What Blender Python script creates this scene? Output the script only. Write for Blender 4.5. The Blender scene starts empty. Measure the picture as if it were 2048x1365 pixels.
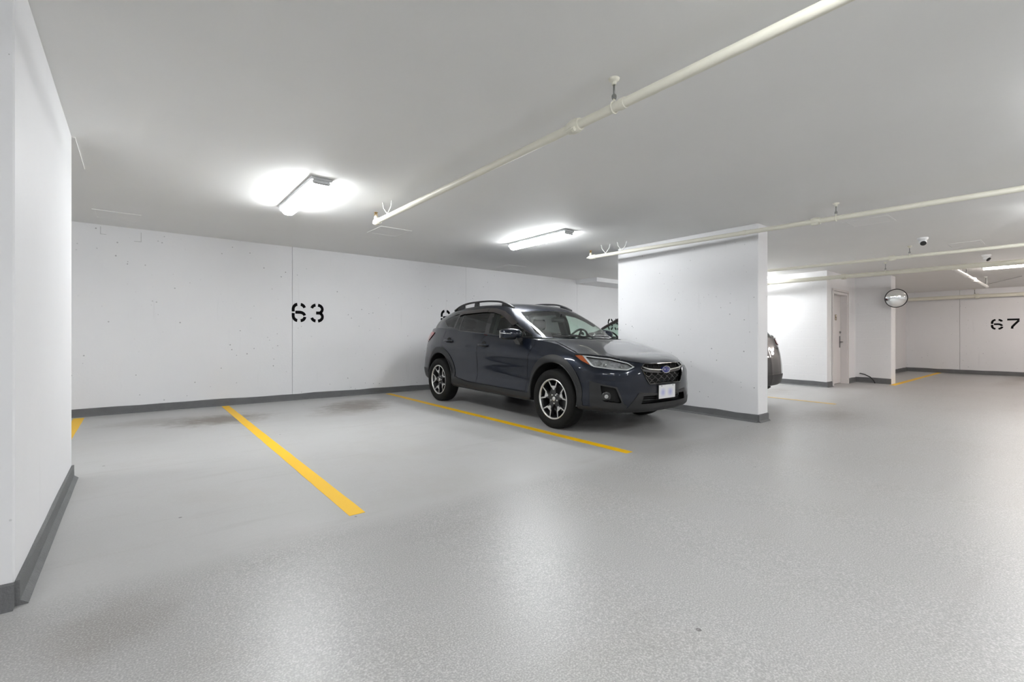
import bpy, math, random
import numpy as np
from mathutils import Vector, Matrix

random.seed(7); np.random.seed(7)
scene = bpy.context.scene
COL = scene.collection
PI = math.pi

# ------------------------------------------------------------------ camera
W_PX, H_PX, F_PX = 2048, 1365, 921.0
YAW = math.atan2(752, 921)
cam_d = bpy.data.cameras.new('camera')
cam_d.sensor_width = 36.0
cam_d.lens = F_PX / W_PX * 36.0
cam_d.shift_y = -(682.5 - 677.0) / W_PX
cam_d.clip_start = 0.05
cam_d.clip_end = 200
cam = bpy.data.objects.new('camera', cam_d)
COL.objects.link(cam)
cam.location = (0, 0, 1.0)
cam.rotation_euler = (PI / 2, 0, -YAW)
scene.camera = cam

# ------------------------------------------------------------------ world / exposure
world = bpy.data.worlds.new('world')
scene.world = world
world.use_nodes = True
world.node_tree.nodes['Background'].inputs[0].default_value = (0.9, 0.95, 1, 1)
world.node_tree.nodes['Background'].inputs[1].default_value = 0.0
vs = scene.view_settings
vs.view_transform = 'Standard'
vs.look = 'None'
vs.gamma = 1
vs.use_curve_mapping = False
vs.exposure = 1.29
LAMP = 34.0            # radiance of a fixture's diffuser
LAMP_COL = (0.96, 0.985, 1.0)
CEIL = 2.475


# ------------------------------------------------------------------ material helpers
def s2l(c):
    return tuple(((v / 255) / 12.92 if v / 255 <= .04045 else ((v / 255 + .055) / 1.055) ** 2.4) for v in c)


def new_mat(name):
    m = bpy.data.materials.new(name)
    m.use_nodes = True
    nt = m.node_tree
    b = nt.nodes['Principled BSDF']
    return m, nt, b


def N(nt, t, **kw):
    n = nt.nodes.new(t)
    for k, v in kw.items():
        if k.startswith('i_'):
            key = k[2:]
            n.inputs[int(key) if key.isdigit() else key].default_value = v
        else:
            setattr(n, k, v)
    return n


def plain(name, col, rough=.5, metal=0., coat=0., spec=None, noise=0., nscale=8, bump=0., bscale=200, emit=None):
    """principled material with a little procedural tone variation"""
    m, nt, b = new_mat(name)
    b.inputs['Roughness'].default_value = rough
    b.inputs['Metallic'].default_value = metal
    b.inputs['Coat Weight'].default_value = coat
    b.inputs['Coat Roughness'].default_value = .04
    if spec is not None:
        b.inputs['Specular IOR Level'].default_value = spec
    c = (*col, 1)
    tc = N(nt, 'ShaderNodeTexCoord')
    nz = N(nt, 'ShaderNodeTexNoise', i_Scale=nscale, i_Detail=4)
    nt.links.new(tc.outputs['Object'], nz.inputs['Vector'])
    mx = N(nt, 'ShaderNodeMix', data_type='RGBA')
    mx.inputs[6].default_value = c
    k = 1 - noise
    mx.inputs[7].default_value = (col[0] * k, col[1] * k, col[2] * k, 1)
    nt.links.new(nz.outputs['Fac'], mx.inputs[0])
    nt.links.new(mx.outputs[2], b.inputs['Base Color'])
    if bump:
        n2 = N(nt, 'ShaderNodeTexNoise', i_Scale=bscale, i_Detail=3)
        nt.links.new(tc.outputs['Object'], n2.inputs['Vector'])
        bp = N(nt, 'ShaderNodeBump', i_Strength=bump, i_Distance=.01)
        nt.links.new(n2.outputs['Fac'], bp.inputs['Height'])
        nt.links.new(bp.outputs['Normal'], b.inputs['Normal'])
    if emit:
        b.inputs['Emission Color'].default_value = (*emit[0], 1)
        b.inputs['Emission Strength'].default_value = emit[1]
    return m


def ramp(nt, src, p0, p1, c0=(0, 0, 0, 1), c1=(1, 1, 1, 1)):
    r = N(nt, 'ShaderNodeValToRGB')
    r.color_ramp.elements[0].position = p0
    r.color_ramp.elements[0].color = c0
    r.color_ramp.elements[1].position = p1
    r.color_ramp.elements[1].color = c1
    nt.links.new(src, r.inputs[0])
    return r


def math_n(nt, op, a, b=None, c=None, clamp=False):
    n = N(nt, 'ShaderNodeMath', operation=op, use_clamp=clamp)
    for i, v in enumerate((a, b, c)):
        if v is None:
            continue
        if isinstance(v, (int, float)):
            n.inputs[i].default_value = v
        else:
            nt.links.new(v, n.inputs[i])
    return n.outputs[0]


def mixc(nt, fac, a, b):
    n = N(nt, 'ShaderNodeMix', data_type='RGBA')
    for i, v in ((0, fac), (6, a), (7, b)):
        if isinstance(v, (int, float)):
            n.inputs[i].default_value = v
        elif isinstance(v, tuple):
            n.inputs[i].default_value = v if len(v) == 4 else (*v, 1)
        else:
            nt.links.new(v, n.inputs[i])
    return n.outputs[2]


def wall_mat(name, col, block=None, pits=.75):
    """painted cast concrete: small bug holes, faint scuffs, optional block courses as relief"""
    m, nt, b = new_mat(name)
    b.inputs['Roughness'].default_value = .55
    geo = N(nt, 'ShaderNodeNewGeometry')
    P = geo.outputs['Position']
    big = N(nt, 'ShaderNodeTexNoise', i_Scale=.9, i_Detail=5, i_Roughness=.6)
    nt.links.new(P, big.inputs['Vector'])
    c = mixc(nt, big.outputs['Fac'], tuple(v * 1.03 for v in col), tuple(v * .93 for v in col))
    # bug holes
    vo = N(nt, 'ShaderNodeTexVoronoi', i_Scale=16.0, i_Randomness=1.0)
    nt.links.new(P, vo.inputs['Vector'])
    dm = N(nt, 'ShaderNodeTexNoise', i_Scale=1.3, i_Detail=2)
    nt.links.new(P, dm.inputs['Vector'])
    keep = ramp(nt, dm.outputs['Fac'], .44, .58)
    sep = N(nt, 'ShaderNodeSeparateColor')
    nt.links.new(vo.outputs['Color'], sep.inputs[0])
    sel = math_n(nt, 'GREATER_THAN', sep.outputs[0], .45)
    rad = math_n(nt, 'MULTIPLY', sep.outputs[1], .15)
    hole = math_n(nt, 'LESS_THAN', vo.outputs['Distance'], rad)
    hole = math_n(nt, 'MULTIPLY', hole, sel)
    hole = math_n(nt, 'MULTIPLY', hole, math_n(nt, 'ADD', keep.outputs[0], .12, clamp=True))
    hole = math_n(nt, 'MULTIPLY', hole, pits)
    c = mixc(nt, hole, c, tuple(v * .35 for v in col))
    # vertical scuffs
    mp = N(nt, 'ShaderNodeMapping')
    mp.inputs['Scale'].default_value = (9, 9, .7)
    nt.links.new(P, mp.inputs['Vector'])
    sc = N(nt, 'ShaderNodeTexNoise', i_Scale=1.6, i_Detail=6)
    nt.links.new(mp.outputs[0], sc.inputs['Vector'])
    scr = ramp(nt, sc.outputs['Fac'], .66, .76)
    c = mixc(nt, math_n(nt, 'MULTIPLY', scr.outputs[0], .12), c, tuple(v * .6 for v in col))
    nt.links.new(c, b.inputs['Base Color'])
    fine = N(nt, 'ShaderNodeTexNoise', i_Scale=35, i_Detail=4)
    nt.links.new(P, fine.inputs['Vector'])
    h = math_n(nt, 'MULTIPLY', fine.outputs['Fac'], .25)
    h = math_n(nt, 'SUBTRACT', h, math_n(nt, 'MULTIPLY', hole, .8))
    if block:
        sx = N(nt, 'ShaderNodeSeparateXYZ')
        nt.links.new(P, sx.inputs[0])
        cb = N(nt, 'ShaderNodeCombineXYZ')
        nt.links.new(math_n(nt, 'ADD', sx.outputs[0], sx.outputs[1]), cb.inputs[0])
        nt.links.new(sx.outputs[2], cb.inputs[1])
        br = N(nt, 'ShaderNodeTexBrick', i_Scale=1.0)
        br.inputs['Mortar Size'].default_value = .006
        br.inputs['Mortar Smooth'].default_value = .6
        br.inputs['Brick Width'].default_value = .4
        br.inputs['Row Height'].default_value = .2
        nt.links.new(cb.outputs[0], br.inputs['Vector'])
        h = math_n(nt, 'SUBTRACT', h, math_n(nt, 'MULTIPLY', br.outputs['Fac'], block))
    bp = N(nt, 'ShaderNodeBump', i_Strength=.35, i_Distance=.01)
    nt.links.new(h, bp.inputs['Height'])
    nt.links.new(bp.outputs['Normal'], b.inputs['Normal'])
    return m


M = {}
M['wall'] = wall_mat('white_painted_concrete', (.76, .76, .77))
M['block'] = wall_mat('white_painted_block', (.80, .795, .80), block=.22, pits=.25)
M['ceiling'] = plain('ceiling_paint', (.86, .855, .84), .7, noise=.06, nscale=1.2, bump=.05, bscale=30)
M['patch'] = plain('ceiling_patch_paint', (.86, .855, .84), .6, noise=.05)
M['curb'] = plain('grey_curb_coating', (.15, .153, .155), .6, noise=.3, nscale=9, bump=.5, bscale=120)
M['pipe'] = plain('cream_pipe_paint', (.74, .72, .62), .45, noise=.08, nscale=10)
M['whitepipe'] = plain('white_pipe_paint', (.84, .83, .80), .4, noise=.05, nscale=10)
M['steel'] = plain('hanger_steel', (.30, .30, .29), .4, metal=.8, noise=.3, nscale=30)
M['brass'] = plain('brass', (.55, .36, .10), .3, metal=1, noise=.2)
M['black_paint'] = plain('stencil_black', (.005, .005, .0055), .85, spec=.1, noise=.3, nscale=20)
M['white_plastic'] = plain('white_plastic', (.80, .80, .80), .35, noise=.04)
M['black_plastic'] = plain('black_plastic', (.012, .012, .013), .35, noise=.2)
M['housing'] = plain('lamp_housing_enamel', (.62, .63, .64), .4, noise=.03)
M['door'] = plain('painted_steel_door', (.70, .665, .65), .45, noise=.04, nscale=3)
M['pencil'] = plain('pencil_line', (.62, .62, .62), .8, noise=.3, nscale=40)
M['joint'] = plain('wall_joint_sealant', (.60, .60, .60), .8, noise=.3, nscale=14)
M['sign'] = plain('brown_sign', (.16, .10, .05), .5, noise=.2)
M['signw'] = plain('cream_sign_print', (.75, .68, .5), .5, noise=.05)
m, nt, b = new_mat('warm_lamp_diffuser')
b.inputs['Base Color'].default_value = (.9, .9, .9, 1)
N(nt, 'ShaderNodeTexNoise', i_Scale=3)
b.inputs['Emission Color'].default_value = (1.0, .90, .84, 1)
b.inputs['Emission Strength'].default_value = LAMP
M['diffuser_warm'] = m
m, nt, b = new_mat('lamp_diffuser')
b.inputs['Base Color'].default_value = (.9, .9, .9, 1)
nzl = N(nt, 'ShaderNodeTexNoise', i_Scale=3)
b.inputs['Emission Color'].default_value = (*LAMP_COL, 1)
b.inputs['Emission Strength'].default_value = LAMP
M['diffuser'] = m
m, nt, b = new_mat('mirror_silver')
b.inputs['Base Color'].default_value = (.88, .9, .9, 1)
b.inputs['Metallic'].default_value = 1
nz = N(nt, 'ShaderNodeTexNoise', i_Scale=6)
rr = ramp(nt, nz.outputs['Fac'], 0, 1, (.02, .02, .02, 1), (.05, .05, .05, 1))
nt.links.new(rr.outputs[0], b.inputs['Roughness'])
M['mirror'] = m


def floor_mat():
    m, nt, b = new_mat('coated_garage_floor')
    geo = N(nt, 'ShaderNodeNewGeometry')
    P = geo.outputs['Position']
    sx = N(nt, 'ShaderNodeSeparateXYZ')
    nt.links.new(P, sx.inputs[0])
    X, Y = sx.outputs[0], sx.outputs[1]
    wob = N(nt, 'ShaderNodeTexNoise', i_Scale=1.0, i_Detail=2)
    nt.links.new(P, wob.inputs['Vector'])
    yy = math_n(nt, 'ADD', Y, math_n(nt, 'MULTIPLY', math_n(nt, 'SUBTRACT', wob.outputs['Fac'], .5), .25))
    # drive aisle: aggregate broadcast into the coating (south of the bay line)
    mr = N(nt, 'ShaderNodeMapRange', i_1=2.62, i_2=2.42, i_3=0., i_4=1.)
    nt.links.new(yy, mr.inputs[0])
    aisle = mr.outputs[0]
    big = N(nt, 'ShaderNodeTexNoise', i_Scale=.55, i_Detail=6, i_Roughness=.62)
    nt.links.new(P, big.inputs['Vector'])
    c = mixc(nt, big.outputs['Fac'], (.455, .452, .445), (.385, .383, .377))
    # the aisle coat is a darker mix than the bays
    c = mixc(nt, aisle, c, mixc(nt, big.outputs['Fac'], (.385, .380, .372), (.335, .330, .322)))
    # warm dirt film in the wheel tracks of the aisle and bays
    dm = N(nt, 'ShaderNodeTexNoise', i_Scale=.8, i_Detail=8, i_Roughness=.7)
    nt.links.new(P, dm.inputs['Vector'])
    dr = ramp(nt, dm.outputs['Fac'], .5, .75)
    c = mixc(nt, math_n(nt, 'MULTIPLY', dr.outputs[0], .45), c, (.33, .31, .285))
    # tyre marks where cars stop: dark brown smudges with ragged edges
    rag = N(nt, 'ShaderNodeTexNoise', i_Scale=5.5, i_Detail=7, i_Roughness=.7)
    nt.links.new(P, rag.inputs['Vector'])
    spots = [(0.80, 6.72, .65, .50, .95), (2.50, 6.75, .60, .55, .85), (2.75, 7.15, .55, .35, .7), (0.2, 7.0, .6, .35, .4), (2.2, 6.35, .5, .4, .35), (18.0, .9, 1.6, .35, .8), (16.2, 1.0, 1.3, .3, .5),
             (.55, 2.5, .35, .3, .12), (9.6, 3.9, 1.2, .5, .4), (7.5, 2.2, .8, .4, .45), (-.1, 2.2, .30, .25, .3)]
    for (cx, cy, rx, ry, k) in spots:
        dx = math_n(nt, 'DIVIDE', math_n(nt, 'SUBTRACT', X, cx), rx)
        dy = math_n(nt, 'DIVIDE', math_n(nt, 'SUBTRACT', Y, cy), ry)
        d = math_n(nt, 'SQRT', math_n(nt, 'ADD', math_n(nt, 'MULTIPLY', dx, dx), math_n(nt, 'MULTIPLY', dy, dy)))
        d = math_n(nt, 'ADD', d, math_n(nt, 'MULTIPLY', math_n(nt, 'SUBTRACT', rag.outputs['Fac'], .5), 1.5))
        r = ramp(nt, d, .30, 1.1, (1, 1, 1, 1), (0, 0, 0, 1))
        c = mixc(nt, math_n(nt, 'MULTIPLY', r.outputs[0], k), c, (.15, .125, .10))
    # streaks along the drive direction
    mp = N(nt, 'ShaderNodeMapping')
    mp.inputs['Scale'].default_value = (.35, 2.4, 1)
    nt.links.new(P, mp.inputs['Vector'])
    st = N(nt, 'ShaderNodeTexNoise', i_Scale=2.2, i_Detail=7, i_Roughness=.65)
    nt.links.new(mp.outputs[0], st.inputs['Vector'])
    sr = ramp(nt, st.outputs['Fac'], .56, .8)
    c = mixc(nt, math_n(nt, 'MULTIPLY', sr.outputs[0], .35), c, (.25, .235, .22))
    # scattered crumbs of grit
    vo = N(nt, 'ShaderNodeTexVoronoi', i_Scale=5)
    nt.links.new(P, vo.inputs['Vector'])
    sp = N(nt, 'ShaderNodeSeparateColor')
    nt.links.new(vo.outputs['Color'], sp.inputs[0])
    g = math_n(nt, 'MULTIPLY', math_n(nt, 'LESS_THAN', vo.outputs['Distance'], .05), math_n(nt, 'GREATER_THAN', sp.outputs[0], .86))
    c = mixc(nt, math_n(nt, 'MULTIPLY', g, .75), c, (.06, .05, .045))
    # grain of the aggregate; its pale specks put sparkle into the colour
    gr = N(nt, 'ShaderNodeTexNoise', i_Scale=165, i_Detail=1)
    nt.links.new(P, gr.inputs['Vector'])
    g1 = ramp(nt, gr.outputs['Fac'], .30, .52, (1, 1, 1, 1), (0, 0, 0, 1))
    g2 = ramp(nt, gr.outputs['Fac'], .52, .72)
    amt = math_n(nt, 'MULTIPLY_ADD', aisle, .75, .15)
    c = mixc(nt, math_n(nt, 'MULTIPLY', g1.outputs[0], math_n(nt, 'MULTIPLY', amt, .40)), c, (.17, .17, .165))
    c = mixc(nt, math_n(nt, 'MULTIPLY', g2.outputs[0], math_n(nt, 'MULTIPLY', amt, .36)), c, (.75, .75, .74))
    nt.links.new(c, b.inputs['Base Color'])
    rg = math_n(nt, 'MULTIPLY_ADD', aisle, -.03, .37)
    rg = math_n(nt, 'ADD', rg, math_n(nt, 'MULTIPLY', big.outputs['Fac'], .06))
    nt.links.new(rg, b.inputs['Roughness'])
    b.inputs['Specular IOR Level'].default_value = .5
    n1 = N(nt, 'ShaderNodeTexNoise', i_Scale=60, i_Detail=1, i_Roughness=.5)
    nt.links.new(P, n1.inputs['Vector'])
    n2 = N(nt, 'ShaderNodeTexNoise', i_Scale=95, i_Detail=1)
    nt.links.new(P, n2.inputs['Vector'])
    h = math_n(nt, 'ADD', math_n(nt, 'MULTIPLY', n1.outputs['Fac'], .5), math_n(nt, 'MULTIPLY', n2.outputs['Fac'], .6))
    bp = N(nt, 'ShaderNodeBump', i_Distance=.006)
    nt.links.new(math_n(nt, 'MULTIPLY_ADD', aisle, .05, .03), bp.inputs['Strength'])
    nt.links.new(h, bp.inputs['Height'])
    nt.links.new(bp.outputs['Normal'], b.inputs['Normal'])
    return m


M['floor'] = floor_mat()


def yellow_mat(name, fade):
    m, nt, b = new_mat(name)
    geo = N(nt, 'ShaderNodeNewGeometry')
    nz = N(nt, 'ShaderNodeTexNoise', i_Scale=7, i_Detail=7, i_Roughness=.7)
    nt.links.new(geo.outputs['Position'], nz.inputs['Vector'])
    r = ramp(nt, nz.outputs['Fac'], .72 - fade * .5, .8 - fade * .2)
    c = mixc(nt, math_n(nt, 'MULTIPLY', r.outputs[0], .35 + .4 * fade), (.86, .50, .0), (.40, .32, .16) if fade else (.50, .30, .01))
    nt.links.new(c, b.inputs['Base Color'])
    b.inputs['Roughness'].default_value = .5
    return m


M['yellow'] = yellow_mat('yellow_line_paint', 0.0)
M['yellow_worn'] = yellow_mat('worn_yellow_line_paint', 1.0)


# ------------------------------------------------------------------ geometry helpers
def link(o, parent=None):
    COL.objects.link(o)
    if parent is not None:
        o.parent = parent
    return o


def mesh_obj(name, V, F, mat, parent=None, smooth=False, normals=None, autosmooth=None):
    me = bpy.data.meshes.new(name)
    me.from_pydata([tuple(map(float, v)) for v in V], [], [tuple(f) for f in F])
    me.validate(clean_customdata=False)
    if mat is not None:
        me.materials.append(M[mat] if isinstance(mat, str) else mat)
    if smooth or normals is not None:
        me.polygons.foreach_set('use_smooth', [True] * len(me.polygons))
    if normals is not None and len(normals) == len(me.vertices):
        me.normals_split_custom_set_from_vertices([tuple(map(float, n)) for n in normals])
    me.update()
    o = bpy.data.objects.new(name, me)
    link(o, parent)
    if autosmooth:
        md = o.modifiers.new('edge', 'EDGE_SPLIT')
        md.split_angle = math.radians(autosmooth)
    return o


class MB:
    def __init__(s):
        s.V = []
        s.F = []

    def add(s, V, F):
        o = len(s.V)
        s.V += [tuple(v) for v in V]
        s.F += [tuple(i + o for i in f) for f in F]
        return s

    def box(s, x0, x1, y0, y1, z0, z1, bev=0.0):
        if bev <= 0:
            V = [(x, y, z) for z in (z0, z1) for y in (y0, y1) for x in (x0, x1)]
            F = [(0, 2, 3, 1), (4, 5, 7, 6), (0, 1, 5, 4), (2, 6, 7, 3), (0, 4, 6, 2), (1, 3, 7, 5)]
            return s.add(V, F)
        # chamfered box
        b = min(bev, (x1 - x0) * .49, (y1 - y0) * .49, (z1 - z0) * .49)
        rings = []
        for z, i in ((z0, b), (z0 + b, 0), (z1 - b, 0), (z1, b)):
            a0, a1, c0, c1 = x0 + i, x1 - i, y0 + i, y1 - i
            k = b
            rings.append([(a0 + k, c0, z), (a1 - k, c0, z), (a1, c0 + k, z), (a1, c1 - k, z), (a1 - k, c1, z), (a0 + k, c1, z), (a0, c1 - k, z), (a0, c0 + k, z)])
        V = [p for r in rings for p in r]
        F = [tuple(range(7, -1, -1)), tuple(range(24, 32))]
        for r in range(3):
            for i in range(8):
                j = (i + 1) % 8
                F.append((r * 8 + i, r * 8 + j, r * 8 + 8 + j, r * 8 + 8 + i))
        return s.add(V, F)

    def tube(s, pts, r, n=12, cap=True):
        pts = [Vector(p) for p in pts]
        rs = r if isinstance(r, (list, tuple)) else [r] * len(pts)
        V = []
        F = []
        up = None
        for i, p in enumerate(pts):
            a = pts[max(i - 1, 0)]
            b = pts[min(i + 1, len(pts) - 1)]
            t = (b - a).normalized()
            if up is None:
                up = t.orthogonal().normalized()
            u = (up - t * up.dot(t)).normalized()
            up = u
            w = t.cross(u)
            for k in range(n):
                an = 2 * PI * k / n
                V.append(p + (u * math.cos(an) + w * math.sin(an)) * rs[i])
        for i in range(len(pts) - 1):
            for k in range(n):
                k2 = (k + 1) % n
                F.append((i * n + k, i * n + k2, (i + 1) * n + k2, (i + 1) * n + k))
        if cap:
            F.append(tuple(range(n - 1, -1, -1)))
            o = (len(pts) - 1) * n
            F.append(tuple(range(o, o + n)))
        return s.add(V, F)

    def lathe(s, prof, axis_o, axis_d, n=32, cap=(True, True)):
        """prof: list of (radius, height along axis)"""
        o = Vector(axis_o)
        d = Vector(axis_d).normalized()
        u = d.orthogonal().normalized()
        w = d.cross(u)
        V = []
        F = []
        for (r, h) in prof:
            for k in range(n):
                a = 2 * PI * k / n
                V.append(o + d * h + (u * math.cos(a) + w * math.sin(a)) * r)
        for i in range(len(prof) - 1):
            for k in range(n):
                k2 = (k + 1) % n
                F.append((i * n + k, i * n + k2, (i + 1) * n + k2, (i + 1) * n + k))
        if cap[0]:
            F.append(tuple(range(n - 1, -1, -1)))
        if cap[1]:
            e = (len(prof) - 1) * n
            F.append(tuple(range(e, e + n)))
        return s.add(V, F)

    def prism(s, poly, fn0, fn1):
        """poly: 2D points; fn0/fn1 map them to the two 3D faces"""
        n = len(poly)
        V = [fn0(*p) for p in poly] + [fn1(*p) for p in poly]
        F = [tuple(range(n - 1, -1, -1)), tuple(range(n, 2 * n))]
        for i in range(n):
            j = (i + 1) % n
            F.append((i, j, n + j, n + i))
        return s.add(V, F)

    def obj(s, name, mat, parent=None, smooth=False, autosmooth=None):
        return mesh_obj(name, s.V, s.F, mat, parent, smooth or bool(autosmooth), None, autosmooth)


def tag(o, label, cat=None, group=None, kind=None):
    if label:
        o['label'] = label
    if cat:
        o['category'] = cat
    if group:
        o['group'] = group
    if kind:
        o['kind'] = kind
    return o


def struct(o):
    o['kind'] = 'structure'
    return o


def thing(name, label, cat, loc=(0, 0, 0), rotz=0, group=None, scale=1):
    o = bpy.data.objects.new(name, None)
    o.empty_display_size = .1
    link(o)
    o.location = loc
    o.rotation_euler = (0, 0, rotz)
    o.scale = (scale,) * 3
    return tag(o, label, cat, group)


def copy_tree(o, parent=None):
    c = o.copy()
    COL.objects.link(c)
    c.parent = parent
    for ch in list(o.children):
        copy_tree(ch, c)
    return c


def fz(x, y):
    """gently drained floor, 0 along the back wall"""
    k = .0075 + .0012 * min(max(x, 0), 6)
    return -k * (8 - max(y, 2.4))


# ------------------------------------------------------------------ structure
XL, XR, YB, YF = -6.0, 19.5, -8.0, 8.0


def grid_floor():
    xs = sorted(set([XL, -3, 0, 1, 2, 3, 4, 5, 6, 8, 11, 14, 17, XR]))
    ys = sorted(set([YB, -4, 0, 1.6, 2.0, 2.4, 3, 4, 5, 6, 7, YF]))
    V = [(x, y, fz(x, y)) for y in ys for x in xs]
    n = len(xs)
    F = [(j * n + i, j * n + i + 1, (j + 1) * n + i + 1, (j + 1) * n + i) for j in range(len(ys) - 1) for i in range(n - 1)]
    # closed slab
    o = len(V)
    V += [(XL, YB, -.5), (XR, YB, -.5), (XR, YF, -.5), (XL, YF, -.5)]
    F.append((o + 3, o + 2, o + 1, o))
    return struct(mesh_obj('floor', V, F, 'floor'))


grid_floor()
struct(MB().box(XL, XR, YB, YF, CEIL, CEIL + .3).obj('ceiling', 'ceiling'))


def curb_strip(name, p0, p1, nrm, parent=None, h=.10, t=.014):
    """grey coated upturn along a wall base from p0 to p1 (2D), nrm = outward 2D normal"""
    V = []
    F = []
    n = max(2, int(math.hypot(p1[0] - p0[0], p1[1] - p0[1]) / .25) + 1)
    rnd = random.Random(hash((round(p0[0], 2), round(p0[1], 2))) & 0xffff)
    prof = [(0, h), (t, h - .004), (t * 1.05, .022), (t + .022, .003), (t + .03, -.03), (0, -.03)]
    for i in range(n):
        f = i / (n - 1)
        x = p0[0] + (p1[0] - p0[0]) * f
        y = p0[1] + (p1[1] - p0[1]) * f
        for (o, z) in prof:
            jit = rnd.uniform(-.006, .006) if z > .05 else rnd.uniform(-.003, .003)
            V.append((x + nrm[0] * o, y + nrm[1] * o, fz(x, y) + z + jit * (o > 0 or z > .05)))
    k = len(prof)
    for i in range(n - 1):
        for j in range(k):
            j2 = (j + 1) % k
            F.append((i * k + j, i * k + j2, (i + 1) * k + j2, (i + 1) * k + j))
    F.append(tuple(range(k)))
    F.append(tuple(range((n - 1) * k + k - 1, (n - 1) * k - 1, -1)))
    o = mesh_obj(name, V, F, 'curb', parent)
    return struct(o)


# back wall cast in pours: each pour panel between control joints is its own slab
wall_back = struct(MB().box(XL, XR, YF + .02, YF + .3, -.5, CEIL).obj('wall_back', 'joint'))
joints = [-2.9, 1.955, 5.30, 8.66, 12.0, 15.5]
edges = [XL] + joints + [XR]
for i in range(len(edges) - 1):
    a = edges[i] + (.0025 if i else 0)
    c = edges[i + 1] - (.0025 if i < len(edges) - 2 else 0)
    MB().box(a, c, YF, YF + .03, -.4, CEIL, ).obj('pour_panel', 'wall', wall_back)
curb_strip('baseboard_back', (XL, YF), (11.6, YF), (0, -1))
struct(MB().box(XL - .3, XL, YB, YF + .3, -.5, CEIL).obj('wall_left', 'wall'))
struct(MB().box(XL - .3, XR + .3, YB - .3, YB, -.5, CEIL).obj('wall_front', 'wall'))
# right-hand wall with its joint
wall_right = struct(MB().box(XR + .02, XR + .3, YB, YF + .3, -.5, CEIL).obj('wall_right', 'joint'))
for a, c in ((YB, 2.241), (2.249, 3.5)):
    MB().box(XR, XR + .03, a, c, -.4, CEIL).obj('pour_panel', 'wall', wall_right)
curb_strip('baseboard_right', (XR, YB), (XR, 3.5), (-1, 0), h=.12)

# pier walls between bays
PIER_L = (-.66, -.364, 2.6, 4.633)
PIER_R = (6.16, 6.45, 2.57, 4.78)
for nm, (a, c, d, e) in (('wall_pier_west', PIER_L), ('wall_pier_east', PIER_R)):
    struct(MB().box(a, c, d, e, -.3, CEIL, .006).obj(nm, 'wall'))
    b_ = nm.replace('wall', 'baseboard')
    curb_strip(b_ + '_side_a', (c, d), (c, e), (1, 0))
    curb_strip(b_ + '_side_b', (a, e), (a, d), (-1, 0))
    curb_strip(b_ + '_end_a', (a, d), (c, d), (0, -1))
    curb_strip(b_ + '_end_b', (c, e), (a, e), (0, 1))
# lip of the slab behind the west pier and bulkhead at the back wall
struct(MB().box(-.66, -.345, 4.634, 5.45, CEIL - .008, CEIL).obj('trim_1', 'ceiling'))
struct(MB().box(8.62, 11.6, 7.32, YF - .001, CEIL - .10, CEIL).obj('trim_2', 'wall'))

# stair core (painted block): west face, door face, column, recess
struct(MB().box(11.62, 11.98, 3.42, YF, -.3, CEIL).obj('wall_core_west', 'block'))
struct(MB().box(13.0, 13.67, 3.42, 3.70, -.3, CEIL).obj('wall_core_south', 'block'))
struct(MB().box(11.98, 13.0, 3.42, 3.70, 2.06, CEIL).obj('wall_core_lintel', 'block'))
struct(MB().box(13.67, 14.06, 2.73, 3.70, -.3, CEIL, .004).obj('wall_core_column', 'block'))
struct(MB().box(14.06, XR, 3.5, 3.70, -.3, CEIL).obj('wall_core_east', 'block'))
struct(MB().box(11.98, 13.0, 3.66, 3.70, -.3, 2.06).obj('wall_core_behind_door', 'block'))
curb_strip('baseboard_core_west', (11.62, YF), (11.62, 3.42), (-1, 0), h=.115)
curb_strip('baseboard_core_door_a', (11.60, 3.42), (11.95, 3.42), (0, -1), h=.115)
curb_strip('baseboard_core_door_b', (13.06, 3.42), (13.67, 3.42), (0, -1), h=.115)
curb_strip('baseboard_core_column', (13.67, 3.42), (13.67, 2.73), (-1, 0), h=.125)
curb_strip('baseboard_core_column_side', (14.06, 2.76), (14.06, 3.5), (1, 0), h=.12)
curb_strip('baseboard_core_east', (14.06, 3.5), (XR, 3.5), (0, -1), h=.12)

# steel door in the core
FD = fz(12, 3.5)
dr = struct(MB().box(12.03, 12.95, 3.535, 3.58, FD + .012, 2.0, .003).obj('door_1', 'door'))
fr = MB()
fr.box(11.985, 12.03, 3.405, 3.64, FD - .01, 2.0)
fr.box(12.95, 12.995, 3.405, 3.64, FD - .01, 2.0)
fr.box(11.93, 11.98, 3.39, 3.415, FD - .01, 2.06)
fr.box(13.0, 13.05, 3.39, 3.415, FD - .01, 2.06)
fr.box(11.985, 12.995, 3.405, 3.64, 2.0, 2.055)
fr.box(11.93, 13.05, 3.39, 3.415, 2.06, 2.11)
fr.obj('door_frame', 'door', dr)
hp = MB().box(12.855, 12.915, 3.527, 3.536, .78, 1.05, .003).obj('lock_plate', 'steel', dr)
tag(hp, 'brushed steel lock plate')
h_ = MB()
h_.tube([(12.885, 3.53, .915), (12.885, 3.47, .915), (12.78, 3.465, .915)], .011, 10)
h_.obj('door_lever', 'steel', dr, smooth=True)
MB().lathe([(.026, 0), (.026, .02), (.012, .03)], (12.885, 3.535, 1.14), (0, -1, 0), 16).obj('deadbolt', 'steel', dr, autosmooth=40)
sg = MB().box(12.55, 12.65, 3.526, 3.536, 1.42, 1.55, .002).obj('door_sign', 'sign', dr)
MB().box(12.565, 12.635, 3.5245, 3.5262, 1.50, 1.54).obj('sign_print', 'signw', sg)
MB().box(12.565, 12.600, 3.5245, 3.5262, 1.43, 1.48).obj('sign_print', 'signw', sg)


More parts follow.
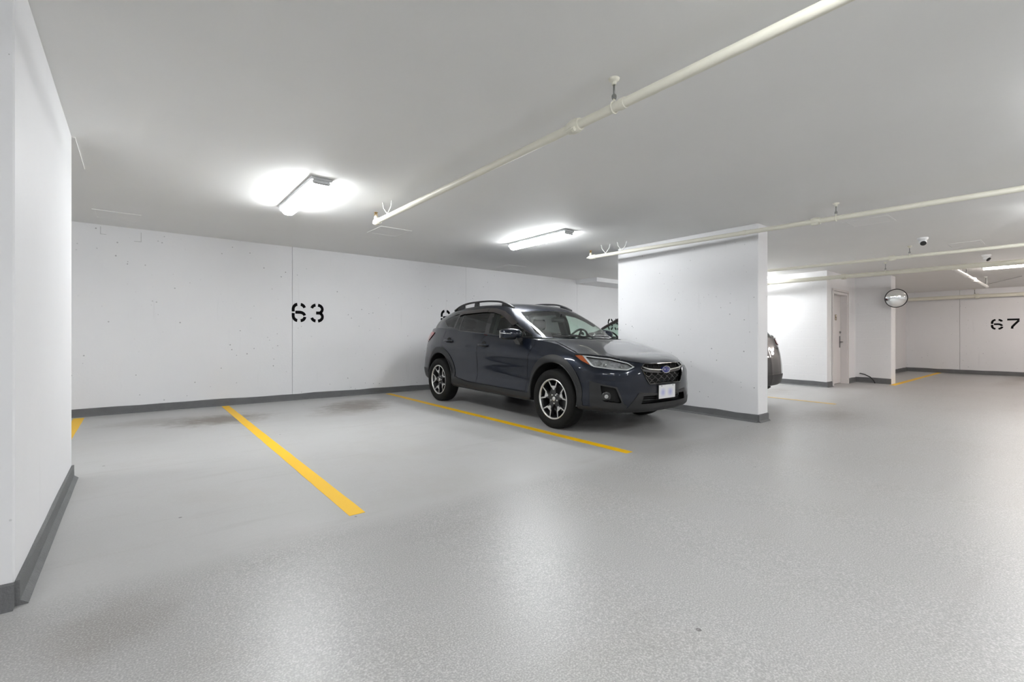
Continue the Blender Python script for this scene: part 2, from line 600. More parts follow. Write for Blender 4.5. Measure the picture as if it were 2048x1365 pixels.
# ------------------------------------------------------------------ yellow bay lines
def line_mark(x0, y0, x1, y1, w, label, mat='yellow', worn=False):
    dx, dy = x1 - x0, y1 - y0
    L = math.hypot(dx, dy)
    nx, ny = -dy / L * w / 2, dx / L * w / 2
    n = int(L / .2) + 2
    V = []
    F = []
    rnd = random.Random(int(x0 * 100))
    for i in range(n):
        f = i / (n - 1)
        x = x0 + dx * f
        y = y0 + dy * f
        a = 1 + rnd.uniform(-.05, .05)
        c = 1 + rnd.uniform(-.05, .05)
        for (px, py) in ((x + nx * a, y + ny * a), (x - nx * c, y - ny * c)):
            V.append((px, py, fz(px, py) + .0014))
            V.append((px, py, fz(px, py) + .0003))
    for i in range(n - 1):
        o = i * 4
        F += [(o, o + 4, o + 6, o + 2), (o + 1, o + 3, o + 7, o + 5), (o, o + 1, o + 5, o + 4), (o + 2, o + 6, o + 7, o + 3)]
    F += [(0, 2, 3, 1), (4 * n - 4, 4 * n - 3, 4 * n - 1, 4 * n - 2)]
    return tag(mesh_obj('bay_line', V, F, mat), label, 'line marking', 'yellow bay lines')


line_mark(-.55, 7.88, -.55, 3.0, .10, 'yellow bay line emerging from behind the west pier wall')
line_mark(1.02, 7.93, 1.02, 2.70, .095, 'bright yellow bay line running out from the wall beside number 63')
line_mark(3.53, 7.86, 3.55, 2.62, .10, 'yellow bay line on the floor alongside the dark hatchback')
line_mark(8.86, 7.9, 8.88, 2.49, .10, 'faded worn yellow bay line beyond the east pier wall', 'yellow_worn')
line_mark(13.40, 2.66, 19.43, 2.70, .11, 'yellow bay line running from the mirror column towards the 67 wall')


# ------------------------------------------------------------------ stencilled numbers
def arc(cx, cy, rx, ry, a0, a1, n=10):
    return [(cx + rx * math.cos(math.radians(a0 + (a1 - a0) * i / n)), cy + ry * math.sin(math.radians(a0 + (a1 - a0) * i / n))) for i in range(n + 1)]


def stroke(path, w):
    """thick polyline as a 2D polygon"""
    P = [Vector((p[0], p[1])) for p in path]
    L, R = [], []
    for i, p in enumerate(P):
        a = P[max(i - 1, 0)]
        c = P[min(i + 1, len(P) - 1)]
        t = (c - a).normalized()
        nrm = Vector((-t.y, t.x))
        L.append(p + nrm * w / 2)
        R.append(p - nrm * w / 2)
    return L, R


# digit box: width 1, height 1.25 ; strokes as centre lines with stencil bridges
T = .2
DIG = {
    '6': [arc(.42, .83, .32, .32, 97, 180) + [(.10, .68)],
          [(.10, .58)] + arc(.42, .42, .32, .32, 180, 262),
          arc(.58, .85, .32, .30, 84, 18),
          [(.245, .64), (.55, .64)] + arc(.55, .385, .35, .255, 85, 12),
          arc(.58, .36, .32, .26, -2, -85)],
    '3': [arc(.42, .85, .33, .30, 97, 162),
          arc(.52, .88, .35, .27, 84, -55),
          [(.42, .63), (.80, .63)],
          arc(.52, .38, .36, .28, 55, -84),
          arc(.42, .40, .33, .30, 263, 198)],
    '4': [[(.72, .10), (.72, .30)], [(.05, .42), (.56, .42)], [(.10, .50), (.62, 1.15)], [(.72, .40), (.72, 1.20)], [(.80, .42), (.98, .42)]],
    '5': [[(.15, 1.15), (.9, 1.15)], [(.16, 1.04), (.13, .68)], arc(.48, .42, .38, .32, 110, -80), arc(.42, .40, .33, .30, 263, 198)],
    '7': [[(.02, 1.15), (.98, 1.15)], [(.93, 1.03), (.62, .62)] + [(.42, .33), (.40, .10)]],
}


def number(text, origin, ex, ez, nrm, h, label, wk=1.0):
    """black stencilled number: origin = lower left on the wall, ex/ez unit directions, nrm wall normal"""
    t = thing('bay_number', label, 'painted number', tuple(origin), 0, 'stencilled bay numbers')
    ex, ez, nrm = Vector(ex), Vector(ez), Vector(nrm)
    sc = h / 1.25
    for k, ch in enumerate(text):
        mb = MB()
        for path in DIG[ch]:
            L, R = stroke(path, T)
            n = len(L)
            f = lambda p, o: ex * ((p.x * wk + k * 1.28 * wk) * sc) + ez * ((p.y) * sc) + nrm * o
            V = [f(p, .0025) for p in L] + [f(p, .0025) for p in R] + [f(p, .0002) for p in L] + [f(p, .0002) for p in R]
            F = []
            for i in range(n - 1):
                F += [(i, i + 1, n + i + 1, n + i), (2 * n + i, 3 * n + i, 3 * n + i + 1, 2 * n + i + 1),
                      (i, 2 * n + i, 2 * n + i + 1, i + 1), (n + i, n + i + 1, 3 * n + i + 1, 3 * n + i)]
            F += [(0, n, 3 * n, 2 * n), (n - 1, 3 * n - 1, 4 * n - 1, 2 * n - 1)]
            mb.add(V, F)
        mb.obj('digit', 'black_paint', t)
    return t


number('63', (1.945, YF, 1.262), (1, 0, 0), (0, 0, 1), (0, -1, 0), .315, 'black stencilled 63 painted on the back wall', .88)
number('64', (4.70, YF, 1.255), (1, 0, 0), (0, 0, 1), (0, -1, 0), .315, 'black stencilled 64 on the back wall, mostly hidden by the dark hatchback', .88)
number('65', (9.87, YF, 1.22), (1, 0, 0), (0, 0, 1), (0, -1, 0), .315, 'black stencilled 65 on the back wall seen over the black car', .88)
number('67', (XR, 1.585, 1.25), (0, -1, 0), (0, 0, 1), (-1, 0, 0), .315, 'black stencilled 67 painted on the far side wall', 1.0)

# pencil bracket near the ceiling of the back wall
pm = thing('pencil_mark', 'faint pencilled bracket drawn on the back wall under the ceiling hatch', 'pencil mark', (0, YF, 2.3))
for (x0, x1, z0, z1) in ((-.36, -.352, .05, .15), (-.36, -.30, .05, .058), (.05, .058, .0, .13), (-.02, .058, .0, .008)):
    MB().box(x0, x1, -.0015, -.0002, z0, z1).obj('stroke', 'pencil', pm)


# ------------------------------------------------------------------ ceiling lamps
def make_lamp(x, y0, label, length=1.24, warm=False):
    t = thing('ceiling_lamp', label, 'ceiling light', (x, y0, CEIL), 0, 'strip lights on the garage ceiling')
    hb = MB()
    hb.box(-.095, .095, 0, length, -.028, -.0005, .006)
    hb.obj('housing', 'housing', t)
    for yy in (.0, length - .03):
        MB().box(-.08, .08, yy, yy + .03, -.062, -.026, .012).obj('end_cap', 'housing', t)
    # wrap-around lens: rounded section
    prof = []
    for i in range(13):
        a = PI * i / 12
        prof.append((.064 * math.copysign(abs(math.cos(a)) ** .8, math.cos(a)), -.030 - .066 * math.sin(a) ** .6))
    V = []
    F = []
    for yy in (.028, length - .028):
        V += [(p[0], yy, p[1]) for p in prof]
    n = len(prof)
    for i in range(n - 1):
        F.append((i, n + i, n + i + 1, i + 1))
    F.append(tuple(range(n)))
    F.append(tuple(range(2 * n - 1, n - 1, -1)))
    F.append((0, n - 1, 2 * n - 1, n))
    mesh_obj('lens', V, F, 'diffuser_warm' if warm else 'diffuser', t, True, None, 50)
    return t


make_lamp(1.32, 4.37, 'lit strip light on the ceiling in front of number 63')
make_lamp(4.56, 4.35, 'lit strip light on the ceiling above the dark hatchback')
make_lamp(7.90, 4.35, 'lit strip light on the ceiling behind the east pier wall')
make_lamp(10.80, 4.35, 'lit strip light on the ceiling beside the white block wall')
make_lamp(13.62, .0, 'slim lit strip light on the ceiling in front of the 67 wall', warm=True).scale = (.6, 1, .62)
for (x, y, where) in ((4.42, -1.3, 'over the drive aisle opposite the dark hatchback'), (7.95, -1.0, 'over the drive aisle opposite the black car'),
                      (1.2, -.75, 'over the drive aisle opposite bay 63'), (-2.6, 4.35, 'beyond the west pier wall'), (-2.6, -1.6, 'over the drive aisle opposite the west pier wall'),
                      (10.8, -1.6, 'over the drive aisle opposite the stair door'), (16.9, -.95, 'added out of view to brighten the 67 wall')):  # last strip light is an unseen addition that lightens the 67 wall
    make_lamp(x, y, 'lit strip light on the ceiling ' + where, warm=x > 10)
for x in (-2.6, 1.2, 4.6, 8.0, 12.0):
    make_lamp(x, -6.0, 'lit strip light in the row behind the drive aisle', warm=x > 10)


# ------------------------------------------------------------------ sprinkler pipes
def pipe_run(name, p0, p1, r, label, mat='pipe', rods=(), couplings=(), rings=(), head=None, vee=()):
    p0, p1 = Vector(p0), Vector(p1)
    d = (p1 - p0).normalized()
    side = Vector((-d.y, d.x, 0)).normalized()
    t = thing(name, label, 'pipe', (p0.x, p0.y, p0.z), 0, 'sprinkler pipes under the ceiling')
    q = lambda s: d * s
    L = (p1 - p0).length
    MB().tube([q(0), q(L)], r, 20).obj('pipe_tube', mat, t, autosmooth=40)
    for s in rods:
        c = q(s)
        top = CEIL - p0.z - (p1.z - p0.z) * s / L
        hang = MB()
        hang.tube([c + Vector((0, 0, r + .03)), c + Vector((0, 0, top - .012))], .006, 8)
        ho = hang.obj('hanger_rod', 'steel', t, smooth=True)
        lp = MB()
        ring = [c + (side * math.cos(a) + Vector((0, 0, 1)) * math.sin(a)) * (r + .004) + Vector((0, 0, 0)) for a in [math.radians(-250 + 320 * i / 18) for i in range(19)]]
        lp.tube([c + Vector((0, 0, r + .035))] + ring + [c + Vector((0, 0, r + .035))], .0045, 6)
        lp.obj('hanger_loop', mat, ho, smooth=True)
        nt_ = MB()
        nt_.lathe([(.012, 0), (.014, .006), (.014, .02), (.010, .026)], c + Vector((0, 0, r + .022)), (0, 0, 1), 8)
        nt_.obj('hanger_nut', 'steel', ho)
        fl = MB()
        fl.lathe([(.012, -.035), (.014, -.02), (.03, -.008), (.032, 0)], c + Vector((0, 0, top)), (0, 0, 1), 14)
        fl.obj('ceiling_anchor', mat, ho, autosmooth=40)
    for s in vee:
        c = q(s)
        top = CEIL - p0.z
        for k in (-1, 1):
            hv = MB()
            hv.tube([c + Vector((0, 0, r)), c + d * .05 * k + side * .02 * k + Vector((0, 0, top * .6)), c + d * .07 * k + side * .02 * k + Vector((0, 0, top))], .006, 8)
            hv.obj('hanger_strap', 'whitepipe', t, smooth=True)
    for s in couplings:
        cp = MB()
        cp.lathe([(r, -.045), (r + .010, -.045), (r + .012, -.03), (r + .016, -.022), (r + .016, .022), (r + .012, .03), (r + .010, .045), (r, .045)], q(s), d, 24, (False, False))
        co = cp.obj('coupling', mat, t, autosmooth=45)
        for k in (-1, 1):
            bl = MB()
            c = q(s) + side * (r + .022) * k * .75 + Vector((0, 0, (r + .018) * .75 * k))
            bl.tube([c - d * .03, c + d * .03], .014, 8)
            bl.lathe([(.016, -.014), (.018, 0), (.016, .014)], c, d, 8)
            bl.obj('coupling_bolt', mat, co, autosmooth=45)
    for s in rings:
        rg = MB()
        rg.lathe([(r, -.02), (r + .004, -.018), (r + .004, .018), (r, .02)], q(s), d, 24, (False, False))
        rg.obj('pipe_band', mat, t, autosmooth=45)
    for (s, kind) in (head or []):
        c = q(s)
        up = 1
        hd = MB()
        hd.lathe([(.020, 0), (.022, .03), (.016, .05), (.010, .055)], c + Vector((0, 0, r * .6)), (0, 0, 1), 12)
        ho = hd.obj('sprinkler_head', mat, t, autosmooth=45)
        a = MB()
        z0 = r * .6 + .05
        for k in (-1, 1):
            a.tube([c + side * .010 * k + Vector((0, 0, z0)), c + side * .016 * k + Vector((0, 0, z0 + .018)), c + side * .004 * k + Vector((0, 0, z0 + .036))], .0035, 6)
        a.tube([c + Vector((0, 0, z0)), c + Vector((0, 0, z0 + .034))], .003, 6)
        a.obj('sprinkler_frame', 'brass', ho, smooth=True)
        df = MB()
        df.lathe([(.004, 0), (.022, .002), (.022, .005), (.004, .006)], c + Vector((0, 0, z0 + .036)), (0, 0, 1), 14)
        df.obj('deflector', 'brass', ho)
        if kind == 'end':
            cp = MB()
            cp.lathe([(r, -.10), (r + .008, -.095), (r + .010, -.02), (r + .010, .0), (r * .7, .03), (.004, .035)], c, -d if s < L / 2 else d, 24, (False, True))
            eo = cp.obj('end_tee', mat, t, autosmooth=45)
            pl = MB()
            pl.lathe([(.014, 0), (.014, .03), (.009, .032), (.009, .045)], c - (d if s < L / 2 else -d) * .03, -d if s < L / 2 else d, 8)
            pl.obj('end_plug', mat, eo)
    return t


pipe_run('sprinkler_pipe', (2.095, 5.02, 2.311), (2.13, -7.5, 2.311), .027,
         'cream sprinkler pipe hanging nearest the 63 bay, ending with a brass head', rods=(3.36, 5.6, 7.6), couplings=(3.06, 7.0), rings=(3.42,), head=[(0.03, 'end')], vee=(.33,))
pipe_run('sprinkler_pipe', (5.70, 5.0, 2.3115), (6.13, -1.5, 2.3115), .027,
         'cream sprinkler pipe running past the face of the east pier wall', rods=(3.35, 5.6), couplings=(3.16, 6.0), rings=(2.40,), head=[(.03, 'end')], vee=(.32, .62))
pipe_run('sprinkler_pipe', (9.46, 4.4, 2.31), (9.80, -3.5, 2.31), .026,
         'slim cream sprinkler pipe beside the dome camera', rods=(2.72, 5.0), couplings=(2.50,), rings=())
pipe_run('sprinkler_main', (11.15, 5.5, 2.262), (11.42, -5, 2.262), .043,
         'thick cream sprinkler main in front of the white block wall', rods=(3.17, 6.0), couplings=(2.50, 1.02), rings=())
pipe_run('sprinkler_branch', (11.30, 1.39, 2.25), (15.9, 1.36, 2.245), .032,
         'short white sprinkler branch off the main, aimed at the 67 wall', 'whitepipe', rods=(1.5, 4.4), couplings=(2.5,), head=[(.75, 'mid')], vee=())
pipe_run('sprinkler_main', (19.28, 3.45, 2.245), (19.28, -7, 2.245), .055,
         'thick beige sprinkler main running along the top of the 67 wall', rods=(1.55, 2.6, 4.2), couplings=(1.6, 2.7))
pipe_run('sprinkler_branch', (10.86, 4.62, 2.36), (11.06, 4.28, 2.33), .022, 'stub of white pipe joining the thick main beside the pier', 'whitepipe', couplings=(.1,), rods=(.2,))


# diagonal brace wires beside the 67 wall main
bw = thing('pipe_brace', 'thin dark brace wires above the end of the white sprinkler branch', 'brace', (15.905, 1.36, 2.30))
MB().tube([(0, 0, 0), (0, 0, CEIL - 2.302)], .006, 6).obj('brace_wire', 'steel', bw)
MB().tube([(0, 0, 0), (.35, -.55, CEIL - 2.302)], .006, 6).obj('brace_wire', 'steel', bw)


# ------------------------------------------------------------------ ceiling hatches
def hatch(x0, x1, y0, y1, label):
    t = thing('ceiling_hatch', label, 'hatch', ((x0 + x1) / 2, (y0 + y1) / 2, CEIL), 0, 'ceiling hatches')
    w, d = (x1 - x0) / 2, (y1 - y0) / 2
    f = MB()
    k = .025
    f.box(-w, w, -d, -d + k, -.004, -.0003)
    f.box(-w, w, d - k, d, -.004, -.0003)
    f.box(-w, -w + k, -d + k, d - k, -.004, -.0003)
    f.box(w - k, w, -d + k, d - k, -.004, -.0003)
    f.obj('hatch_frame', 'patch', t)
    MB().box(-w + k + .004, w - k - .004, -d + k + .004, d - k - .004, -.0035, -.0003).obj('hatch_panel', 'patch', t)
    return t


hatch(-.39, .05, 7.08, 7.54, 'flush ceiling hatch near the west pier wall')
hatch(2.49, 2.93, 5.76, 6.24, 'flush ceiling hatch beyond the end of the sprinkler pipe')
hatch(5.77, 6.22, 7.17, 7.6, 'flush ceiling hatch close to the back wall over the dark hatchback')
hatch(6.95, 7.36, 1.42, 1.88, 'flush ceiling hatch between the cream pipes')
hatch(9.82, 10.30, .90, 1.30, 'flush ceiling hatch beside the dome camera')


# ------------------------------------------------------------------ dome cameras
def dome_cam(x, y, yaw, label):
    t = thing('security_camera', label, 'security camera', (x, y, CEIL), yaw, 'dome cameras on the ceiling')
    MB().lathe([(.062, -.0005), (.064, -.012), (.058, -.03), (.045, -.045), (.03, -.05)], (0, 0, 0), (0, 0, 1), 28).obj('base', 'white_plastic', t, autosmooth=40)
    ball = MB()
    prof = [(.046 * math.sin(PI * i / 14), .046 * math.cos(PI * i / 14)) for i in range(15)]
    prof[0] = (.001, .046)
    prof[-1] = (.001, -.046)
    ball.lathe(prof, (.0, 0, -.062), (.75, 0, -.62), 24)
    bo = ball.obj('eyeball', 'white_plastic', t, smooth=True)
    d = Vector((.75, 0, -.62)).normalized()
    MB().lathe([(.036, 0), (.036, .012), (.030, .016)], Vector((0, 0, -.062)) + d * .034, d, 24).obj('lens', 'black_plastic', bo, autosmooth=40)
    return t


dome_cam(8.93, 1.42, PI * .995 + .35, 'white dome security camera with a black lens beside the slim cream pipe')
dome_cam(11.62, 1.0, -PI * .62, 'white dome security camera above the thick sprinkler main')

# ------------------------------------------------------------------ convex mirror
mc = Vector((13.46, 2.60, 1.915))
dirm = (Vector((0, 0, 1.0)) - mc)
dirm.z = 0
dirm.normalize()
dirm = (dirm + Vector((-.15, -.35, -.12))).normalized()
mt = thing('convex_mirror', 'round convex traffic mirror with a black rim on the block column', 'mirror', tuple(mc))
prof = []
RR = .205
sag = .05
Rs = (RR * RR + sag * sag) / (2 * sag)
for i in range(13):
    r = RR * i / 12
    prof.append((max(r, .0005), sag - (Rs - math.sqrt(Rs * Rs - r * r))))
MB().lathe(prof[::-1], (0, 0, 0), dirm, 48, (False, True)).obj('mirror_dome', 'mirror', mt, smooth=True)
MB().lathe([(RR - .006, .006), (RR + .004, .010), (RR + .010, .0), (RR + .004, -.016), (RR - .03, -.03), (.03, -.05)], (0, 0, 0), dirm, 48, (False, True)).obj('mirror_rim', 'black_plastic', mt, autosmooth=50)
MB().tube([-dirm * .045, -dirm * .10, Vector((13.72, 2.73, 1.915)) - mc], .016, 10).obj('mirror_bracket', 'steel', mt, smooth=True)

# ------------------------------------------------------------------ loose cable at the core wall
cb = MB()
cb.tube([(13.655, 3.33, .14), (13.58, 3.30, .15), (13.50, 3.20, .135), (13.46, 3.08, .08), (13.46, 3.02, .012), (13.47, 2.99, fz(13, 3) + .012)], .012, 10)
tag(cb.obj('cable_stub', 'black_plastic', None, smooth=True), 'black cable stub curling from the block wall to the floor', 'cable')
# ====================================================================== cars
def glass_mat(name, tint, gloss=.9, clear=1.0):
    m, nt, b = new_mat(name)
    nt.nodes.remove(b)
    out = nt.nodes['Material Output']
    tr = N(nt, 'ShaderNodeBsdfTransparent')
    nz = N(nt, 'ShaderNodeTexNoise', i_Scale=2.0)
    c = mixc(nt, nz.outputs['Fac'], tint, tuple(v * .94 for v in tint))
    nt.links.new(c, tr.inputs['Color'])
    gl = N(nt, 'ShaderNodeBsdfGlossy', i_Roughness=.02)
    gl.inputs['Color'].default_value = (gloss, gloss, gloss, 1)
    # thin pane: same reflectance from both sides
    fr = N(nt, 'ShaderNodeFresnel')
    gg = N(nt, 'ShaderNodeNewGeometry')
    nt.links.new(math_n(nt, 'MULTIPLY_ADD', gg.outputs['Backfacing'], 1 / 1.5 - 1.5, 1.5), fr.inputs['IOR'])
    mx = N(nt, 'ShaderNodeMixShader')
    nt.links.new(fr.outputs[0], mx.inputs[0])
    nt.links.new(tr.outputs[0], mx.inputs[1])
    nt.links.new(gl.outputs[0], mx.inputs[2])
    nt.links.new(mx.outputs[0], out.inputs['Surface'])
    return m


def paint_mat(name, col, flake):
    m, nt, b = new_mat(name)
    tc = N(nt, 'ShaderNodeTexCoord')
    vo = N(nt, 'ShaderNodeTexVoronoi', i_Scale=900)
    nt.links.new(tc.outputs['Object'], vo.inputs['Vector'])
    c = mixc(nt, math_n(nt, 'MULTIPLY', vo.outputs['Distance'], .5), col, flake)
    nt.links.new(c, b.inputs['Base Color'])
    b.inputs['Metallic'].default_value = .6
    b.inputs['Roughness'].default_value = .32
    b.inputs['Coat Weight'].default_value = 1
    b.inputs['Coat Roughness'].default_value = .03
    b.inputs['Coat IOR'].default_value = 1.45
    b.inputs['Specular IOR Level'].default_value = .12
    return m


M['paint'] = paint_mat('dark_grey_blue_metallic_paint', (.0048, .0078, .0158), (.0105, .0155, .029))
M['paint_black'] = paint_mat('black_car_paint', (.010, .010, .011), (.018, .018, .020))
M['clad'] = plain('grey_black_cladding', (.0105, .011, .0122), .45, noise=.25, nscale=14, bump=.12, bscale=500)
M['gloss_black'] = plain('gloss_black_trim', (.008, .008, .009), .15, coat=.5, noise=.2)
M['cavity'] = plain('matte_black_cavity', (.006, .006, .006), .9, noise=.3)
M['rubber'] = plain('tyre_rubber', (.0055, .0055, .0052), .75, spec=.3, noise=.3, nscale=20, bump=.2, bscale=120)
M['alloy'] = plain('machined_alloy', (.72, .72, .70), .28, metal=.85, noise=.06, nscale=30)
M['alloy_black'] = plain('black_alloy', (.012, .012, .013), .3, coat=.4, noise=.2)
M['disc'] = plain('brake_disc_steel', (.22, .22, .22), .4, metal=.8, noise=.25, nscale=20)
M['chrome'] = plain('chrome', (.82, .83, .84), .10, metal=1, noise=.04)
M['satin'] = plain('satin_silver', (.46, .46, .44), .32, metal=.9, noise=.04)
M['dark_chrome'] = plain('dark_chrome', (.16, .16, .165), .22, metal=.9, noise=.1)
M['lamp_inner'] = plain('lamp_reflector_lining', (.72, .72, .72), .2, metal=.15, noise=.9, nscale=30)
M['lamp_white'] = plain('bright_lamp_bezel', (.80, .80, .78), .18, coat=.5, noise=.05)
M['reflector'] = plain('lamp_bowl_mirror', (.85, .85, .85), .15, metal=.55, noise=.35, nscale=40)
M['amber'] = plain('amber_lens', (.52, .10, .015), .12, coat=.6, noise=.15, nscale=30)
M['red_lens'] = plain('red_lamp_lens', (.50, .012, .016), .12, coat=.8, noise=.2, nscale=12)
M['emblem_blue'] = plain('emblem_blue', (.02, .03, .22), .2, coat=.8, noise=.1)
M['interior'] = plain('dark_grey_interior', (.022, .022, .024), .75, noise=.25, nscale=12)
M['seat'] = plain('charcoal_seat_fabric', (.030, .031, .034), .85, noise=.3, nscale=40, bump=.2, bscale=300)
M['headliner'] = plain('grey_headliner', (.34, .35, .34), .9, noise=.1)
M['windshield'] = glass_mat('green_windshield_glass', (.80, .91, .85))
M['tint'] = glass_mat('tinted_side_glass', (.72, .85, .78))
M['privacy'] = glass_mat('privacy_glass', (.14, .15, .148))
M['lens'] = glass_mat('clear_lamp_lens', (.93, .95, .96))
M['visor'] = plain('smoked_visor_acrylic', (.020, .0155, .015), .22, coat=.6, noise=.1)
m, nt, b = new_mat('licence_plate_print')
geo = N(nt, 'ShaderNodeTexCoord')
sx = N(nt, 'ShaderNodeSeparateXYZ')
nt.links.new(geo.outputs['Object'], sx.inputs[0])
d1 = math_n(nt, 'ABSOLUTE', math_n(nt, 'SUBTRACT', math_n(nt, 'ABSOLUTE', math_n(nt, 'ADD', sx.outputs[1], .012)), .068))
f1 = ramp(nt, d1, .0, .062, (1, 1, 1, 1), (0, 0, 0, 1))
d2 = math_n(nt, 'ABSOLUTE', math_n(nt, 'SUBTRACT', sx.outputs[2], .456))
f2 = ramp(nt, d2, .010, .055, (1, 1, 1, 1), (0, 0, 0, 1))
ff = math_n(nt, 'MULTIPLY', f1.outputs[0], f2.outputs[0])
nt.links.new(mixc(nt, math_n(nt, 'MULTIPLY', ff, .75), (.72, .72, .73), (.26, .29, .62)), b.inputs['Base Color'])
b.inputs['Roughness'].default_value = .45
M['plate'] = m


# ---- surfaces with attributes, split along scalar fields (clean panel edges)
class Sf:
    def __init__(s, V, Nn, A, F):
        s.V, s.N, s.A, s.F = np.asarray(V, float), np.asarray(Nn, float), np.asarray(A, float), F

    def compact(s):
        if not s.F:
            return Sf(np.zeros((0, 3)), np.zeros((0, 3)), np.zeros((0, s.A.shape[1])), [])
        used = sorted(set(i for f in s.F for i in f))
        mp = {u: k for k, u in enumerate(used)}
        return Sf(s.V[used], s.N[used], s.A[used], [tuple(mp[i] for i in f) for f in s.F])

    def moved(s, off=0., vec=(0, 0, 0)):
        return Sf(s.V + s.N * off + np.asarray(vec), s.N, s.A, s.F)


def split(S, f):
    """(part where f > 0, rest)"""
    if not len(S.V):
        return S, S
    f = np.where(np.abs(f) < 1e-7, 1e-7, f)
    V = [tuple(v) for v in S.V]
    Nn = list(S.N)
    A = list(S.A)
    cache = {}
    pos, neg = [], []

    def cut(i, j):
        k = (i, j) if i < j else (j, i)
        if k not in cache:
            t = f[i] / (f[i] - f[j])
            cache[k] = len(V)
            V.append(tuple(S.V[i] * (1 - t) + S.V[j] * t))
            n = S.N[i] * (1 - t) + S.N[j] * t
            Nn.append(n / (np.linalg.norm(n) + 1e-9))
            A.append(S.A[i] * (1 - t) + S.A[j] * t)
        return cache[k]
    for face in S.F:
        sg = [f[i] > 0 for i in face]
        if all(sg):
            pos.append(face)
            continue
        if not any(sg):
            neg.append(face)
            continue
        p, q = [], []
        n = len(face)
        for a in range(n):
            i, j = face[a], face[(a + 1) % n]
            (p if sg[a] else q).append(i)
            if sg[a] != sg[(a + 1) % n]:
                c = cut(i, j)
                p.append(c)
                q.append(c)
        if len(p) > 2:
            pos.append(tuple(p))
        if len(q) > 2:
            neg.append(tuple(q))
    V = np.array(V)
    Nn = np.array(Nn)
    A = np.array(A)
    return Sf(V, Nn, A, pos).compact(), Sf(V, Nn, A, neg).compact()


def poly_sd(px, py, poly, rnd=0.):
    """signed distance, positive inside"""
    poly = np.asarray(poly, float)
    n = len(poly)
    d = np.full(px.shape, 1e9)
    ins = np.zeros(px.shape, bool)
    for i in range(n):
        a, c = poly[i], poly[(i + 1) % n]
        e = c - a
        wx, wy = px - a[0], py - a[1]
        t = np.clip((wx * e[0] + wy * e[1]) / (e @ e + 1e-12), 0, 1)
        d = np.minimum(d, np.hypot(wx - e[0] * t, wy - e[1] * t))
        cnd = (a[1] > py) != (c[1] > py)
        xi = (c[0] - a[0]) * (py - a[1]) / (c[1] - a[1] + 1e-12) + a[0]
        ins ^= cnd & (px < xi)
    return np.where(ins, d, -d)


def line_d(px, py, pl):
    pl = np.asarray(pl, float)
    d = np.full(px.shape, 1e9)
    for a, c in zip(pl[:-1], pl[1:]):
        e = c - a
        t = np.clip(((px - a[0]) * e[0] + (py - a[1]) * e[1]) / (e @ e), 0, 1)
        d = np.minimum(d, np.hypot(px - a[0] - e[0] * t, py - a[1] - e[1] * t))
    return d


def spline(K, n, per=None):
    """smooth curve through key points K (k x d); chord-length Hermite, returns samples and key parameters"""
    K = np.asarray(K, float)
    if per is None:
        t = np.concatenate([[0], np.cumsum(np.maximum(np.linalg.norm(np.diff(K, axis=0), axis=1), 1e-4))])
    else:
        t = np.asarray(per, float)
    m = np.zeros_like(K)
    dt = np.diff(t)[:, None]
    sl = np.diff(K, axis=0) / dt
    m[1:-1] = (sl[:-1] * dt[1:] + sl[1:] * dt[:-1]) / (dt[1:] + dt[:-1])
    m[0], m[-1] = sl[0], sl[-1]
    ts = np.linspace(t[0], t[-1], n) if np.isscalar(n) else np.asarray(n)
    i = np.clip(np.searchsorted(t, ts, 'right') - 1, 0, len(t) - 2)
    h = (t[i + 1] - t[i])
    u = ((ts - t[i]) / h)[:, None]
    h = h[:, None]
    return ((2 * u ** 3 - 3 * u ** 2 + 1) * K[i] + (u ** 3 - 2 * u ** 2 + u) * h * m[i]
            + (-2 * u ** 3 + 3 * u ** 2) * K[i + 1] + (u ** 3 - u ** 2) * h * m[i + 1]), ts


def anchors(d, n):
    ks = sorted(d)
    return np.interp(np.arange(n), ks, [d[k] for k in ks])


def grid_sf(G, attrs, flip=False):
    """G: (rows, cols, 3) -> Sf with normals; attrs: list of (rows, cols)"""
    r, c, _ = G.shape
    du = np.gradient(G, axis=1)
    dv = np.gradient(G, axis=0)
    n = np.cross(du, dv)
    n /= (np.linalg.norm(n, axis=2, keepdims=True) + 1e-12)
    if flip:
        n = -n
    F = []
    for j in range(r - 1):
        for i in range(c - 1):
            q = (j * c + i, j * c + i + 1, (j + 1) * c + i + 1, (j + 1) * c + i)
            F.append(q[::-1] if flip else q)
    return Sf(G.reshape(-1, 3), n.reshape(-1, 3), np.stack([a.reshape(-1) for a in attrs], 1), F)


def weldfix(n, V):
    """mirror-plane normals have no sideways component"""
    k = np.abs(V[:, 1]) < 1e-4
    n = n.copy()
    n[k, 1] = 0
    return n / (np.linalg.norm(n, axis=1, keepdims=True) + 1e-9)


